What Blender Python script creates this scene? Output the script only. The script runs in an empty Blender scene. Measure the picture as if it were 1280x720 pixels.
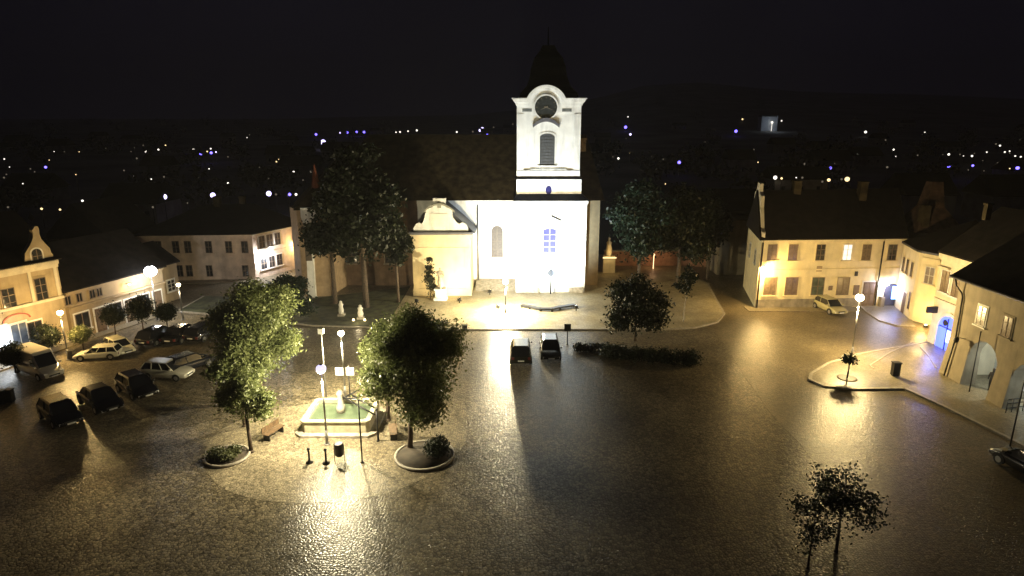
import bpy, bmesh, math, random
import numpy as np
from mathutils import Vector, Matrix
random.seed(7)
rng = np.random.default_rng(11)
scene = bpy.context.scene
R = math.radians

# ------------------------------------------------------------------ camera
FPX = 800.0
PITCH = math.atan(210/800)
CC, SS, CH = math.cos(PITCH), math.sin(PITCH), 20.0
cam = bpy.data.cameras.new('camera')
cam.sensor_width = 36; cam.lens = 36*FPX/1280
cam.clip_start = 0.3; cam.clip_end = 12000
camo = bpy.data.objects.new('camera', cam)
camo.location = (0, 0, CH); camo.rotation_euler = (math.pi/2-PITCH, 0, 0)
scene.collection.objects.link(camo); scene.camera = camo

# ------------------------------------------------------------------ night sky
world = bpy.data.worlds.new('World'); scene.world = world
world.use_nodes = True
nt = world.node_tree; nt.nodes.clear()
out = nt.nodes.new('ShaderNodeOutputWorld'); bg = nt.nodes.new('ShaderNodeBackground')
tc = nt.nodes.new('ShaderNodeTexCoord'); nz = nt.nodes.new('ShaderNodeTexNoise')
nz.inputs['Scale'].default_value = 3.0; nz.inputs['Detail'].default_value = 5
cr = nt.nodes.new('ShaderNodeValToRGB')
cr.color_ramp.elements[0].position = .3; cr.color_ramp.elements[0].color = (.0024, .0022, .0055, 1)
cr.color_ramp.elements[1].position = .75; cr.color_ramp.elements[1].color = (.0044, .0040, .0085, 1)
nt.links.new(tc.outputs['Generated'], nz.inputs['Vector']); nt.links.new(nz.outputs['Fac'], cr.inputs[0])
nt.links.new(cr.outputs[0], bg.inputs[0]); nt.links.new(bg.outputs[0], out.inputs[0])
bg.inputs[1].default_value = 1.0

vs = scene.view_settings
vs.view_transform = 'Standard'; vs.look = 'None'; vs.exposure = 0; vs.gamma = 1; vs.use_curve_mapping = False
scene.cycles.use_denoising = True
scene.cycles.max_bounces = 6; scene.cycles.diffuse_bounces = 3; scene.cycles.glossy_bounces = 3
scene.cycles.transmission_bounces = 3; scene.cycles.sample_clamp_indirect = 4
scene.cycles.use_light_tree = True
COL = scene.collection

# ------------------------------------------------------------------ measuring helpers (plain trigonometry, used to survey positions)
def ray(px, py):
    a = (px-640)/FPX; b = (360-py)/FPX
    return a, CC+b*SS, -SS+b*CC
def G(px, py, z=0.0):
    d = ray(px, py); t = (CH-z)/-d[2]
    return Vector((d[0]*t, d[1]*t, z))
def ZY(py, Y):
    d = ray(640, py); return CH+Y*d[2]/d[1]
def XY(px, py, Y):
    d = ray(px, py); return Y*d[0]/d[1]

# ------------------------------------------------------------------ materials
MATS = {}
def mat(name, col, rough=.7, var=.15, scale=2.0, bump=0.0, bscale=None, metal=0.0, spec=.5, emit=None, estr=0, coat=0, stain=0):
    if name in MATS: return MATS[name]
    m = bpy.data.materials.new(name); m.use_nodes = True; n = m.node_tree; L = n.links
    p = n.nodes['Principled BSDF']
    p.inputs['Roughness'].default_value = rough; p.inputs['Metallic'].default_value = metal
    p.inputs['Specular IOR Level'].default_value = spec
    if coat: p.inputs['Coat Weight'].default_value = coat
    t = n.nodes.new('ShaderNodeTexCoord')
    z = n.nodes.new('ShaderNodeTexNoise'); z.inputs['Scale'].default_value = scale; z.inputs['Detail'].default_value = 6
    L.new(t.outputs['Object'], z.inputs['Vector'])
    c = n.nodes.new('ShaderNodeValToRGB')
    lo = [x*(1-var*1.5) for x in col]+[1]; hi = [min(1, x*(1+var)) for x in col]+[1]
    c.color_ramp.elements[0].position = .32; c.color_ramp.elements[0].color = lo
    c.color_ramp.elements[1].position = .68; c.color_ramp.elements[1].color = hi
    L.new(z.outputs['Fac'], c.inputs[0])
    src = c.outputs[0]
    if stain:
        mp = n.nodes.new('ShaderNodeMapping'); mp.inputs['Scale'].default_value = (1.2, 1.2, .15)
        L.new(t.outputs['Object'], mp.inputs[0])
        z3 = n.nodes.new('ShaderNodeTexNoise'); z3.inputs['Scale'].default_value = 1.5; z3.inputs['Detail'].default_value = 8
        L.new(mp.outputs[0], z3.inputs['Vector'])
        r3 = n.nodes.new('ShaderNodeMapRange'); r3.inputs[1].default_value = .45; r3.inputs[2].default_value = .75
        r3.inputs[3].default_value = 1; r3.inputs[4].default_value = 1-stain
        L.new(z3.outputs['Fac'], r3.inputs[0])
        mx = n.nodes.new('ShaderNodeMix'); mx.data_type = 'RGBA'; mx.blend_type = 'MULTIPLY'; mx.inputs[0].default_value = 1
        L.new(src, mx.inputs[6]); L.new(r3.outputs[0], mx.inputs[7]); src = mx.outputs[2]
    L.new(src, p.inputs['Base Color'])
    if bump:
        z2 = n.nodes.new('ShaderNodeTexNoise'); z2.inputs['Scale'].default_value = bscale or scale*6; z2.inputs['Detail'].default_value = 4
        L.new(t.outputs['Object'], z2.inputs['Vector'])
        b = n.nodes.new('ShaderNodeBump'); b.inputs['Strength'].default_value = bump; b.inputs['Distance'].default_value = .03
        L.new(z2.outputs['Fac'], b.inputs['Height']); L.new(b.outputs[0], p.inputs['Normal'])
    if emit:
        p.inputs['Emission Color'].default_value = (*emit, 1); p.inputs['Emission Strength'].default_value = estr
    MATS[name] = m; return m

def paving(name, col, cell, rough=(.22, .5), bump=.7, var=.35, spec=.5, joint=.35):
    """wet setts: voronoi stones with darker joints, puddles change the roughness"""
    m = bpy.data.materials.new(name); m.use_nodes = True; n = m.node_tree; L = n.links
    p = n.nodes['Principled BSDF']; p.inputs['Specular IOR Level'].default_value = spec
    t = n.nodes.new('ShaderNodeTexCoord')
    v = n.nodes.new('ShaderNodeTexVoronoi'); v.inputs['Scale'].default_value = 1/cell; v.inputs['Randomness'].default_value = .85
    L.new(t.outputs['Object'], v.inputs['Vector'])
    v2 = n.nodes.new('ShaderNodeTexVoronoi'); v2.feature = 'DISTANCE_TO_EDGE'; v2.inputs['Scale'].default_value = 1/cell; v2.inputs['Randomness'].default_value = .85
    L.new(t.outputs['Object'], v2.inputs['Vector'])
    big = n.nodes.new('ShaderNodeTexNoise'); big.inputs['Scale'].default_value = .16; big.inputs['Detail'].default_value = 7; big.inputs['Roughness'].default_value = .6
    L.new(t.outputs['Object'], big.inputs['Vector'])
    # stone tone
    sep = n.nodes.new('ShaderNodeSeparateColor'); L.new(v.outputs['Color'], sep.inputs[0])
    c1 = n.nodes.new('ShaderNodeValToRGB')
    c1.color_ramp.elements[0].color = (*[x*(1-var) for x in col], 1); c1.color_ramp.elements[1].color = (*[x*(1+var) for x in col], 1)
    L.new(sep.outputs[0], c1.inputs[0])
    e = n.nodes.new('ShaderNodeMapRange'); e.inputs[1].default_value = 0; e.inputs[2].default_value = .12
    e.inputs[3].default_value = joint; e.inputs[4].default_value = 1; L.new(v2.outputs['Distance'], e.inputs[0])
    mx = n.nodes.new('ShaderNodeMix'); mx.data_type = 'RGBA'; mx.blend_type = 'MULTIPLY'; mx.inputs[0].default_value = 1
    L.new(c1.outputs[0], mx.inputs[6]); L.new(e.outputs[0], mx.inputs[7])
    b2 = n.nodes.new('ShaderNodeMapRange'); b2.inputs[1].default_value = .35; b2.inputs[2].default_value = .68
    b2.inputs[3].default_value = .6; b2.inputs[4].default_value = 1.25; L.new(big.outputs['Fac'], b2.inputs[0])
    mx2 = n.nodes.new('ShaderNodeMix'); mx2.data_type = 'RGBA'; mx2.blend_type = 'MULTIPLY'; mx2.inputs[0].default_value = 1
    L.new(mx.outputs[2], mx2.inputs[6]); L.new(b2.outputs[0], mx2.inputs[7]); L.new(mx2.outputs[2], p.inputs['Base Color'])
    # wetness
    big2 = n.nodes.new('ShaderNodeTexNoise'); big2.inputs['Scale'].default_value = .35; big2.inputs['Detail'].default_value = 3
    L.new(t.outputs['Object'], big2.inputs['Vector'])
    rr = n.nodes.new('ShaderNodeMapRange'); rr.inputs[1].default_value = .35; rr.inputs[2].default_value = .65
    rr.inputs[3].default_value = rough[0]; rr.inputs[4].default_value = rough[1]; L.new(big2.outputs['Fac'], rr.inputs[0])
    L.new(rr.outputs[0], p.inputs['Roughness'])
    # relief: domed stones, each tilted a little, and slow undulation
    ad = n.nodes.new('ShaderNodeMath'); ad.operation = 'MULTIPLY_ADD'; ad.inputs[1].default_value = .6
    mn = n.nodes.new('ShaderNodeMath'); mn.operation = 'MINIMUM'; mn.inputs[1].default_value = .3
    L.new(v2.outputs['Distance'], mn.inputs[0]); L.new(sep.outputs[1], ad.inputs[0]); L.new(mn.outputs[0], ad.inputs[2])
    un = n.nodes.new('ShaderNodeTexNoise'); un.inputs['Scale'].default_value = 2.2; un.inputs['Detail'].default_value = 3
    L.new(t.outputs['Object'], un.inputs['Vector'])
    ad2 = n.nodes.new('ShaderNodeMath'); ad2.operation = 'MULTIPLY_ADD'; ad2.inputs[1].default_value = .2
    L.new(un.outputs['Fac'], ad2.inputs[0]); L.new(ad.outputs[0], ad2.inputs[2])
    b = n.nodes.new('ShaderNodeBump'); b.inputs['Strength'].default_value = bump; b.inputs['Distance'].default_value = .05
    L.new(ad2.outputs[0], b.inputs['Height']); L.new(b.outputs[0], p.inputs['Normal'])
    MATS[name] = m; return m

def roofmat(name, col, var=.3):
    """tiled roof: courses as wave bump + tonal patches"""
    m = mat(name, col, rough=.85, var=var, scale=1.3, spec=.12)
    n = m.node_tree; L = n.links; p = n.nodes['Principled BSDF']
    t = [x for x in n.nodes if x.type == 'TEX_COORD'][0]
    w = n.nodes.new('ShaderNodeTexWave'); w.bands_direction = 'Z'; w.wave_profile = 'SAW'; w.inputs['Scale'].default_value = 1.0; w.inputs['Distortion'].default_value = .4
    L.new(t.outputs['Object'], w.inputs['Vector'])
    b = n.nodes.new('ShaderNodeBump'); b.inputs['Strength'].default_value = .8; b.inputs['Distance'].default_value = .05
    L.new(w.outputs['Fac'], b.inputs['Height']); L.new(b.outputs[0], p.inputs['Normal'])
    return m

def leafmat(name, c1, c2):
    m = bpy.data.materials.new(name); m.use_nodes = True; n = m.node_tree; L = n.links
    p = n.nodes['Principled BSDF']; p.inputs['Roughness'].default_value = .5; p.inputs['Specular IOR Level'].default_value = .35
    t = n.nodes.new('ShaderNodeTexCoord'); z = n.nodes.new('ShaderNodeTexNoise'); z.inputs['Scale'].default_value = 1.1; z.inputs['Detail'].default_value = 8; z.inputs['Roughness'].default_value = .75
    L.new(t.outputs['Object'], z.inputs['Vector'])
    c = n.nodes.new('ShaderNodeValToRGB'); c.color_ramp.elements[0].position = .35; c.color_ramp.elements[0].color = (*c1, 1)
    c.color_ramp.elements[1].position = .65; c.color_ramp.elements[1].color = (*c2, 1)
    L.new(z.outputs['Fac'], c.inputs[0]); L.new(c.outputs[0], p.inputs['Base Color'])
    tr = n.nodes.new('ShaderNodeBsdfTranslucent'); L.new(c.outputs[0], tr.inputs[0])
    mx = n.nodes.new('ShaderNodeMixShader'); mx.inputs[0].default_value = .3
    L.new(p.outputs[0], mx.inputs[1]); L.new(tr.outputs[0], mx.inputs[2]); L.new(mx.outputs[0], n.nodes['Material Output'].inputs[0])
    MATS[name] = m; return m

def glow(name, col, s):
    if name in MATS: return MATS[name]
    m = bpy.data.materials.new(name); m.use_nodes = True; n = m.node_tree
    p = n.nodes['Principled BSDF']; p.inputs['Base Color'].default_value = (*[.1+.4*c*c for c in col], 1); p.inputs['Specular IOR Level'].default_value = .2
    p.inputs['Emission Color'].default_value = (*col, 1); p.inputs['Emission Strength'].default_value = s
    MATS[name] = m; return m

M_white = mat('white_lime_plaster', (.76, .76, .74), .85, .08, 1.1, .35, 9, stain=.3)
M_chyel = mat('pale_cream_plaster', (.70, .59, .38), .85, .07, 1.3, .25, 9, stain=.15)
M_cream = mat('cream_plaster', (.62, .55, .40), .85, .08, 1.2, .25, 8, stain=.2)
M_ochre = mat('ochre_plaster', (.34, .26, .155), .85, .1, 1.2, .25, 8, stain=.2)
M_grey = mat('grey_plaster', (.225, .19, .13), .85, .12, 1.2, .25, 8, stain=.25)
M_pink = mat('faded_rose_plaster', (.60, .47, .37), .85, .12, 1.2, .25, 8, stain=.2)
M_stone = mat('weathered_stone', (.34, .31, .26), .8, .25, 3, .5, 12)
M_plinth = mat('grey_plinth_stone', (.28, .25, .20), .8, .2, 2, .4, 10, stain=.3)
M_trim = mat('white_trim', (.72, .70, .64), .7, .06, 2, .1, 10, stain=.1)
M_trimd = mat('dark_moulding', (.10, .10, .12), .6, .1)
M_roof = roofmat('dark_tile_roof', (.012, .010, .009))
M_roofb = roofmat('brown_tile_roof', (.048, .038, .022), .4)
M_roofr = roofmat('rusty_red_roof', (.14, .05, .03), .3)
M_lead = mat('dark_sheet_metal', (.03, .032, .045), .45, .2, 3, .1, 4, metal=.4)
M_glass = mat('dark_window_glass', (.02, .022, .026), .08, .1, spec=.8)
M_glassb = mat('brownish_window_glass', (.16, .12, .08), .25, .2, 4, spec=.5)
M_frame = mat('brown_window_frame', (.16, .11, .07), .6, .15)
M_framew = mat('white_window_frame', (.6, .57, .5), .6, .08)
M_door = mat('brown_door_wood', (.12, .075, .04), .55, .25, 6, .2, 20)
M_iron = mat('dark_iron', (.03, .03, .032), .45, .15, metal=.6)
M_pole = mat('grey_galvanised_pole', (.22, .22, .22), .4, .1, metal=.5)
M_kerb = mat('granite_kerb', (.30, .27, .22), .5, .2, 4, .3, 20)
M_bark = mat('tree_bark', (.09, .065, .045), .9, .3, 6, .8, 14)
M_barkp = mat('pale_bark', (.34, .30, .24), .85, .25, 5, .6, 14)
M_grass = mat('lawn_grass', (.055, .06, .025), .9, .5, 1.2, 1, 22)
M_water = mat('greenish_water', (.09, .12, .08), .06, .1, 1.5, .25, 3, spec=.6)
M_asph = mat('dark_hill_ground', (.16, .16, .15), .95, .4, .02)
M_tyre = mat('black_tyre', (.015, .015, .016), .85, .1)
M_rim = mat('alloy_rim', (.45, .45, .46), .3, .05, metal=.8)
M_cglass = mat('car_window_glass', (.012, .013, .016), .05, .05, spec=.9)
M_cobble = paving('wet_cobblestones', (.17, .142, .095), .17, (.28, .36), .6, .5, spec=.22, joint=.15)
M_smooth = paving('wet_small_setts_road', (.15, .122, .076), .14, (.33, .39), .5, .35, spec=.36, joint=.35)
M_flag = paving('pale_paving_slabs', (.36, .31, .20), .34, (.38, .6), .3, .15, joint=.7)
M_leafL = leafmat('linden_leaves', (.05, .07, .02), (.24, .27, .11))
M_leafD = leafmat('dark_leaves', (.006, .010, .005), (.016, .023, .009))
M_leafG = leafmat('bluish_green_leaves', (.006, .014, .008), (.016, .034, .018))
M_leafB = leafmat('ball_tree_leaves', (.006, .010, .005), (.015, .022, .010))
M_leafY = leafmat('grey_green_shrub_leaves', (.05, .06, .025), (.13, .14, .06))

# ------------------------------------------------------------------ object helpers
def props(o, label=None, cat=None, group=None, kind=None):
    if label: o['label'] = label
    if cat: o['category'] = cat
    if group: o['group'] = group
    if kind: o['kind'] = kind
    return o
def thing(name, loc, label, cat, group=None):
    o = bpy.data.objects.new(name, None); o.location = Vector(loc); o.empty_display_size = .3; COL.objects.link(o)
    return props(o, label, cat, group)
def wloc(o):
    p = Vector((0, 0, 0))
    while o is not None: p = p+o.location; o = o.parent
    return p
class MB:
    """collects shapes in world coordinates; build() links them as one mesh relative to the parent thing"""
    def __init__(s): s.v = []; s.f = []; s.sm = []
    def add(s, vs, fs, smooth=False):
        k = len(s.v); s.v += [tuple(v) for v in vs]; s.f += [tuple(i+k for i in f) for f in fs]; s.sm += [smooth]*len(fs); return s
    def box(s, x0, x1, y0, y1, z0, z1):
        v = [(x, y, z) for z in (z0, z1) for x, y in ((x0, y0), (x1, y0), (x1, y1), (x0, y1))]
        return s.add(v, [(3, 2, 1, 0), (4, 5, 6, 7), (0, 1, 5, 4), (1, 2, 6, 5), (2, 3, 7, 6), (3, 0, 4, 7)])
    def prism(s, poly, z0, z1):
        n = len(poly); v = [(p[0], p[1], z0) for p in poly]+[(p[0], p[1], z1) for p in poly]
        return s.add(v, [tuple(range(n-1, -1, -1)), tuple(range(n, 2*n))]+[(i, (i+1) % n, (i+1) % n+n, i+n) for i in range(n)])
    def cyl(s, p0, p1, r0, r1=None, n=10, smooth=True):
        r1 = r0 if r1 is None else r1; p0, p1 = Vector(p0), Vector(p1); d = (p1-p0).normalized()
        a = d.orthogonal().normalized(); b = d.cross(a)
        v = [p0+(a*math.cos(2*math.pi*i/n)+b*math.sin(2*math.pi*i/n))*r0 for i in range(n)]
        v += [p1+(a*math.cos(2*math.pi*i/n)+b*math.sin(2*math.pi*i/n))*r1 for i in range(n)]
        s.add(v, [(i, (i+1) % n, (i+1) % n+n, i+n) for i in range(n)], smooth)
        k = len(s.v)-2*n
        s.f += [tuple(k+i for i in range(n-1, -1, -1)), tuple(k+n+i for i in range(n))]; s.sm += [False, False]; return s
    def tube(s, pts, rs, n=8):
        for i in range(len(pts)-1): s.cyl(pts[i], pts[i+1], rs[i], rs[i+1], n)
        return s
    def lathe(s, c, prof, n=16, smooth=True):
        c = Vector(c); v = []; m = len(prof)
        for r, z in prof:
            for i in range(n): v.append(c+Vector((r*math.cos(2*math.pi*i/n), r*math.sin(2*math.pi*i/n), z)))
        f = [(j*n+i, j*n+(i+1) % n, (j+1)*n+(i+1) % n, (j+1)*n+i) for j in range(m-1) for i in range(n)]
        f += [tuple(range(n-1, -1, -1)), tuple((m-1)*n+i for i in range(n))]
        return s.add(v, f, smooth)
    def ball(s, c, r, n=10, sz=1.0):
        k = 7; return s.lathe(c, [(max(.002, r*math.sin(math.pi*j/k)), -r*sz*math.cos(math.pi*j/k)) for j in range(k+1)], n)
    def build(s, name, m, parent=None, label=None):
        me = bpy.data.meshes.new(name); off = wloc(parent) if parent is not None else Vector((0, 0, 0))
        me.from_pydata([(v[0]-off.x, v[1]-off.y, v[2]-off.z) for v in s.v], [], s.f)
        me.polygons.foreach_set('use_smooth', s.sm); me.materials.append(m); me.update()
        bm = bmesh.new(); bm.from_mesh(me); bmesh.ops.recalc_face_normals(bm, faces=bm.faces); bmesh.ops.triangulate(bm, faces=[q for q in bm.faces if len(q.verts) > 4], ngon_method='EAR_CLIP'); bm.to_mesh(me); bm.free()
        o = bpy.data.objects.new(name, me); COL.objects.link(o)
        if parent is not None: o.parent = parent
        if label: o['label'] = label
        return o
def build_each(mb, name, m, parent):
    # every separately added shape becomes an object of its own
    par = list(range(len(mb.v)))
    def find(i):
        while par[i] != i: par[i] = par[par[i]]; i = par[i]
        return i
    for f in mb.f:
        for i in f[1:]: par[find(i)] = find(f[0])
    groups = {}
    for f, sm in zip(mb.f, mb.sm): groups.setdefault(find(f[0]), []).append((f, sm))
    out = []
    for g_ in groups.values():
        ids = sorted({i for f, _ in g_ for i in f}); mp = {i: k for k, i in enumerate(ids)}
        q = MB(); q.v = [mb.v[i] for i in ids]; q.f = [tuple(mp[i] for i in f) for f, _ in g_]; q.sm = [sm for _, sm in g_]
        out.append(q.build(name, m, parent))
    return out
def structure(o): o['kind'] = 'structure'; return o

class Fac:
    """a facade plane from A to B (plan points); d is measured outward from the wall"""
    def __init__(s, A, B, z0=0):
        s.A = Vector((A[0], A[1], 0)); d = Vector((B[0], B[1], 0))-s.A; s.L = d.length; s.e = d/s.L
        n = Vector((s.e.y, -s.e.x, 0)); s.n = n if n.dot(Vector((0, 0, 0))-s.A) > 0 else -n
    def p(s, u, z, d=0): q = s.A+s.e*u+s.n*d; return Vector((q.x, q.y, z))
    def px(s, x, y):
        d = Vector(ray(x, y)); o = Vector((0, 0, CH)); t = (s.A-o).dot(s.n)/d.dot(s.n); q = o+d*t
        return (q-s.A).dot(s.e), q.z
    def poly(s, m, pts, d0, d1, smooth=False):
        n = len(pts); v = [s.p(u, z, d0) for u, z in pts]+[s.p(u, z, d1) for u, z in pts]
        return m.add(v, [tuple(range(n)), tuple(range(2*n-1, n-1, -1))]+[(i, i+n, (i+1) % n+n, (i+1) % n) for i in range(n)])
    def box(s, m, u0, u1, z0, z1, d0, d1): return s.poly(m, [(u0, z0), (u1, z0), (u1, z1), (u0, z1)], d0, d1)

def arch_pts(u0, u1, z0, z1, rise=None, n=8):
    w = (u1-u0)/2; c = (u0+u1)/2; rise = w if rise is None else rise
    return [(u0, z0), (u1, z0)]+[(c+w*math.cos(math.pi*i/n), z1-rise+rise*math.sin(math.pi*i/n)) for i in range(n+1)]

def window(F, root, u, z0, w, h, arch=0, trim=M_trim, pane=M_glass, frame=M_framew, bars=(1, 2), name='window', sill=True, tw=.12, label=None):
    u0, u1, z1 = u-w/2, u+w/2, z0+h
    m = MB()
    if arch:
        F.poly(m, arch_pts(u0-tw, u1+tw, z0-.02, z1+tw, arch*w/2+tw*.6), 0.0, .05)
    else:
        F.box(m, u0-tw, u1+tw, z0-.02, z1+tw, 0.0, .05)
    if sill: F.box(m, u0-tw-.08, u1+tw+.08, z0-.12, z0-.02, 0, .16)
    win = m.build(name, trim, root, label)
    g = MB()
    if arch: F.poly(g, arch_pts(u0, u1, z0, z1, arch*w/2), .04, .062)
    else: F.box(g, u0, u1, z0, z1, .04, .062)
    g.build('pane', pane, win)
    b = MB()
    zt = z1-(arch*w/2 if arch else 0)
    for a, c, e, f in ((u0, u0+.06, z0, zt), (u1-.06, u1, z0, zt), (u0, u1, z0, z0+.06)): F.box(b, a, c, e, f, .066, .09)
    if not arch: F.box(b, u0, u1, z1-.06, z1, .067, .091)
    for i in range(bars[0]): uu = u0+w*(i+1)/(bars[0]+1); F.box(b, uu-.03, uu+.03, z0, z1-(.06 if not arch else .02), .068, .095)
    for i in range(bars[1]): zz = z0+(h)*(i+1)/(bars[1]+1); F.box(b, u0, u1, zz-.025, zz+.025, .069, .093)
    b.build('window_bars', frame, win)
    return win

def point(loc, power, col, r=.15, parent=None, name='lamp_light'):
    l = bpy.data.lights.new(name, 'POINT'); l.energy = power; l.color = col; l.shadow_soft_size = r
    o = bpy.data.objects.new(name, l); COL.objects.link(o)
    o.location = Vector(loc)-(wloc(parent) if parent else Vector((0, 0, 0)))
    if parent: o.parent = parent
    return o
def spot(loc, to, power, col, ang=90, blend=.6, r=.15, parent=None, name='flood_light'):
    l = bpy.data.lights.new(name, 'SPOT'); l.energy = power; l.color = col; l.shadow_soft_size = r
    l.spot_size = R(ang); l.spot_blend = blend
    o = bpy.data.objects.new(name, l); COL.objects.link(o)
    o.rotation_euler = (Vector(to)-Vector(loc)).to_track_quat('-Z', 'Y').to_euler()
    o.location = Vector(loc)-(wloc(parent) if parent else Vector((0, 0, 0)))
    if parent: o.parent = parent
    return o

# colours of the lamps
SOD = (1.0, .66, .24); WARM = (1.0, .80, .46); WHT = (.93, .96, 1.0); VIO = (.78, .74, 1.0); BLU = (.16, .26, 1.0)

# ================================================================== TERRAIN
RIDGE = [(-9000, 20), (-1700, 22), (-900, 25), (-200, 35), (250, 80), (480, 135), (700, 145), (1000, 120), (1500, 110), (2000, 85), (9000, 60)]
def ridge(x): return float(np.interp(x, [a for a, _ in RIDGE], [b for _, b in RIDGE]))
def T(x, y):
    if y < 420: return 0.0
    k = min(1, (y-420)/2080); k = k*k*(3-2*k)
    h = ridge(x*2500/max(y, 600))*k
    return h+3*k*math.sin(x/170+1)*math.cos(y/230)
xs = sorted(set([-4800, -3500]+list(range(-3000, 3001, 150))+[3500, 4800]))
ys = [-300, -50, 0, 60, 120, 200, 300, 420]+list(range(500, 2600, 100))+[2800, 3200, 3800]
g = MB(); nx = len(xs)
g.add([(x, y, T(x, y)-(0 if y < 2600 else (y-2500)*.03)) for y in ys for x in xs], [(j*nx+i, j*nx+i+1, (j+1)*nx+i+1, (j+1)*nx+i) for j in range(len(ys)-1) for i in range(nx-1)], True)
terr = structure(g.build('ground', M_asph))

def sheet(name, poly, z, m, kind='structure'):
    g = MB(); g.prism([(p[0], p[1]) for p in poly], z-.03, z); o = g.build(name, m); o['kind'] = kind; return o
# the cobbled square
sheet('cobbled_square', [(-75, -5), (70, -5), (70, 96), (-75, 96)], .034, M_cobble)
# smoother road curving past the right-hand houses
road = [G(*p) for p in ((872, 372), (880, 395), (905, 430), (930, 470), (965, 520), (1000, 556), (1034, 600), (1050, 650), (1062, 719))]
road = [(p.x, p.y) for p in road]+[(15, 5), (50, 5), (50, 69), (30, 74)]
sheet('road', road, .042, M_smooth)

def kerb(pts, w=.22, h=.14, name='kerb', z=.03):
    m = MB()
    for a, b in zip(pts[:-1], pts[1:]):
        a, b = Vector((a[0], a[1], 0)), Vector((b[0], b[1], 0)); d = (b-a).normalized(); n = Vector((-d.y, d.x, 0))*w/2
        a2, b2 = a-d*.02, b+d*.02
        m.prism([a2-n, b2-n, b2+n, a2+n], z, z+h)
    o = m.build(name, M_kerb); structure(o); return o
# church forecourt
fore = [(p[0], p[1]) for p in (G(545, 413), G(830, 413), G(868, 410), G(896, 403), G(903, 392), G(892, 372), G(880, 352))]
fk = [tuple(G(*p))[:2] for p in ((430, 413), (560, 413), (830, 413), (868, 411), (896, 404), (905, 393), (893, 372), (884, 355))]
fore_poly = fk+[(21, 96), (-13, 96)]
fore_poly = [(-12.5, 59.85)]+fk[2:]+[(24, 96), (-12.5, 96)]
g = MB(); g.prism(fore_poly, 0, .15); structure(g.build('church_forecourt_pavement', M_flag))
kerb([(-12.5, 59.85)]+fk[2:], h=.135)
# lawn left of the church
lawn = [(-12.6, 60.3), (-12.6, 76.5), (-23, 71), (-36, 72), (-36, 66), (-27, 63.5), (-20, 61)]
g = MB(); g.prism(lawn, 0, .12); structure(g.build('lawn', M_grass))
kerb(lawn[:1]+lawn[:2:-1]+[lawn[3]], w=.18, h=.13, name='lawn_kerb')
# right pavement with the lamp island
isl = [G(*p) for p in ((1165, 428), (1120, 436), (1075, 444), (1035, 456), (1014, 469), (1012, 476), (1030, 484), (1065, 488), (1130, 487), (1180, 510), (1235, 537), (1300, 570))]
isl = [(p.x, p.y) for p in isl]+[(33.2, 20), (50, 20), (50, 57.5)]
g = MB(); g.prism(isl, 0, .16); structure(g.build('lamp_island_pavement', M_flag if False else paving('worn_pavement_setts', (.21, .18, .12), .16, (.3, .5), .35, .2, joint=.6)))
kerb(isl[:13], h=.15, w=.26, name='island_kerb')
kerb([tuple(G(*p))[:2] for p in ((1140, 430), (1112, 443), (1087, 459), (1092, 463))], w=.12, h=.045, z=.145, name='paving_edge')
kerb([tuple(G(*p))[:2] for p in ((1150, 436), (1160, 446), (1170, 462))], w=.12, h=.05, z=.145, name='paving_edge')
# pavement in front of the portal
pp = [G(*p) for p in ((1072, 380), (1082, 390), (1100, 402), (1122, 408), (1143, 409))]
pp = [(p.x, p.y) for p in pp]+[(41.5, 63.5), (43.5, 69.1)]
g = MB(); g.prism(pp, 0, .118); structure(g.build('portal_pavement', MATS['worn_pavement_setts']))
kerb(pp[:5], w=.2, h=.12)
# pavement strips along left houses and right house
def strip(name, A, B, w, h, m):
    F = Fac(A, B); g = MB(); F.box(g, -1, F.L+1, 0, h, -.5, w); structure(g.build(name, m))
strip('pavement', (-46, 44), (-38.6, 66), 2.2, .14, MATS['worn_pavement_setts'])
strip('pavement', (26.5, 67.2), (36.4, 67.2), 1.3, .13, MATS['worn_pavement_setts'])
strip('pavement', (-47, 79.2), (-33.2, 80.2), 1.6, .13, MATS['worn_pavement_setts'])

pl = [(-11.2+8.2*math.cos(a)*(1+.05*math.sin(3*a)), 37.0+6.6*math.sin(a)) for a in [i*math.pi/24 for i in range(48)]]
sheet('fountain_light_pool', pl, .040, paving('light_pool_setts', (.26, .22, .15), .15, (.30, .40), .5, .4, spec=.25, joint=.3))  # paler setts paint the fountain lamp's pool of light into the colour
# ================================================================== CHURCH
TY, NY, AY = 73.6, 77.0, 72.1
ch = thing('church', (0, 77, 0), 'large white floodlit church with a square clock tower and long brown roof', 'church')
NZ = 10.7
g = MB(); g.box(-11.4, 8.5, NY, 92, 0, NZ); nave = g.build('nave_wall', M_white, ch)
g = MB(); g.box(8.5, 10.6, NY, 92, 0, NZ); g.build('shaded_nave_strip', mat('tan_shaded_plaster', (.34, .25, .13), .85, .12, 1.5, .3, 8, stain=.2), ch)  # nave wall strip behind the tower, its shade put into the tan colour
g = MB(); g.box(-22, -11.4, NY+.35, 91.6, 0, NZ); nave_left = g.build('shaded_nave_wall', mat('brown_shaded_plaster', (.20, .13, .085), .88, .2, 1.5, .3, 8, stain=.3), ch)  # left nave wall; the shade it stands in is put into the brown
m = MB()  # nave roof
ry, rz = 84.5, ZY(168, 84.5)
m.add([(-22.6, NY-.5, NZ), (11.1, NY-.5, NZ), (11.1, 92.5, NZ), (-22.6, 92.5, NZ), (-18.5, ry, rz), (9.5, ry, rz)],
      [(0, 1, 5, 4), (1, 2, 5), (2, 3, 4, 5), (3, 0, 4), (0, 3, 2, 1)])
roof = m.build('nave_roof', M_roofb, ch)
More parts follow.
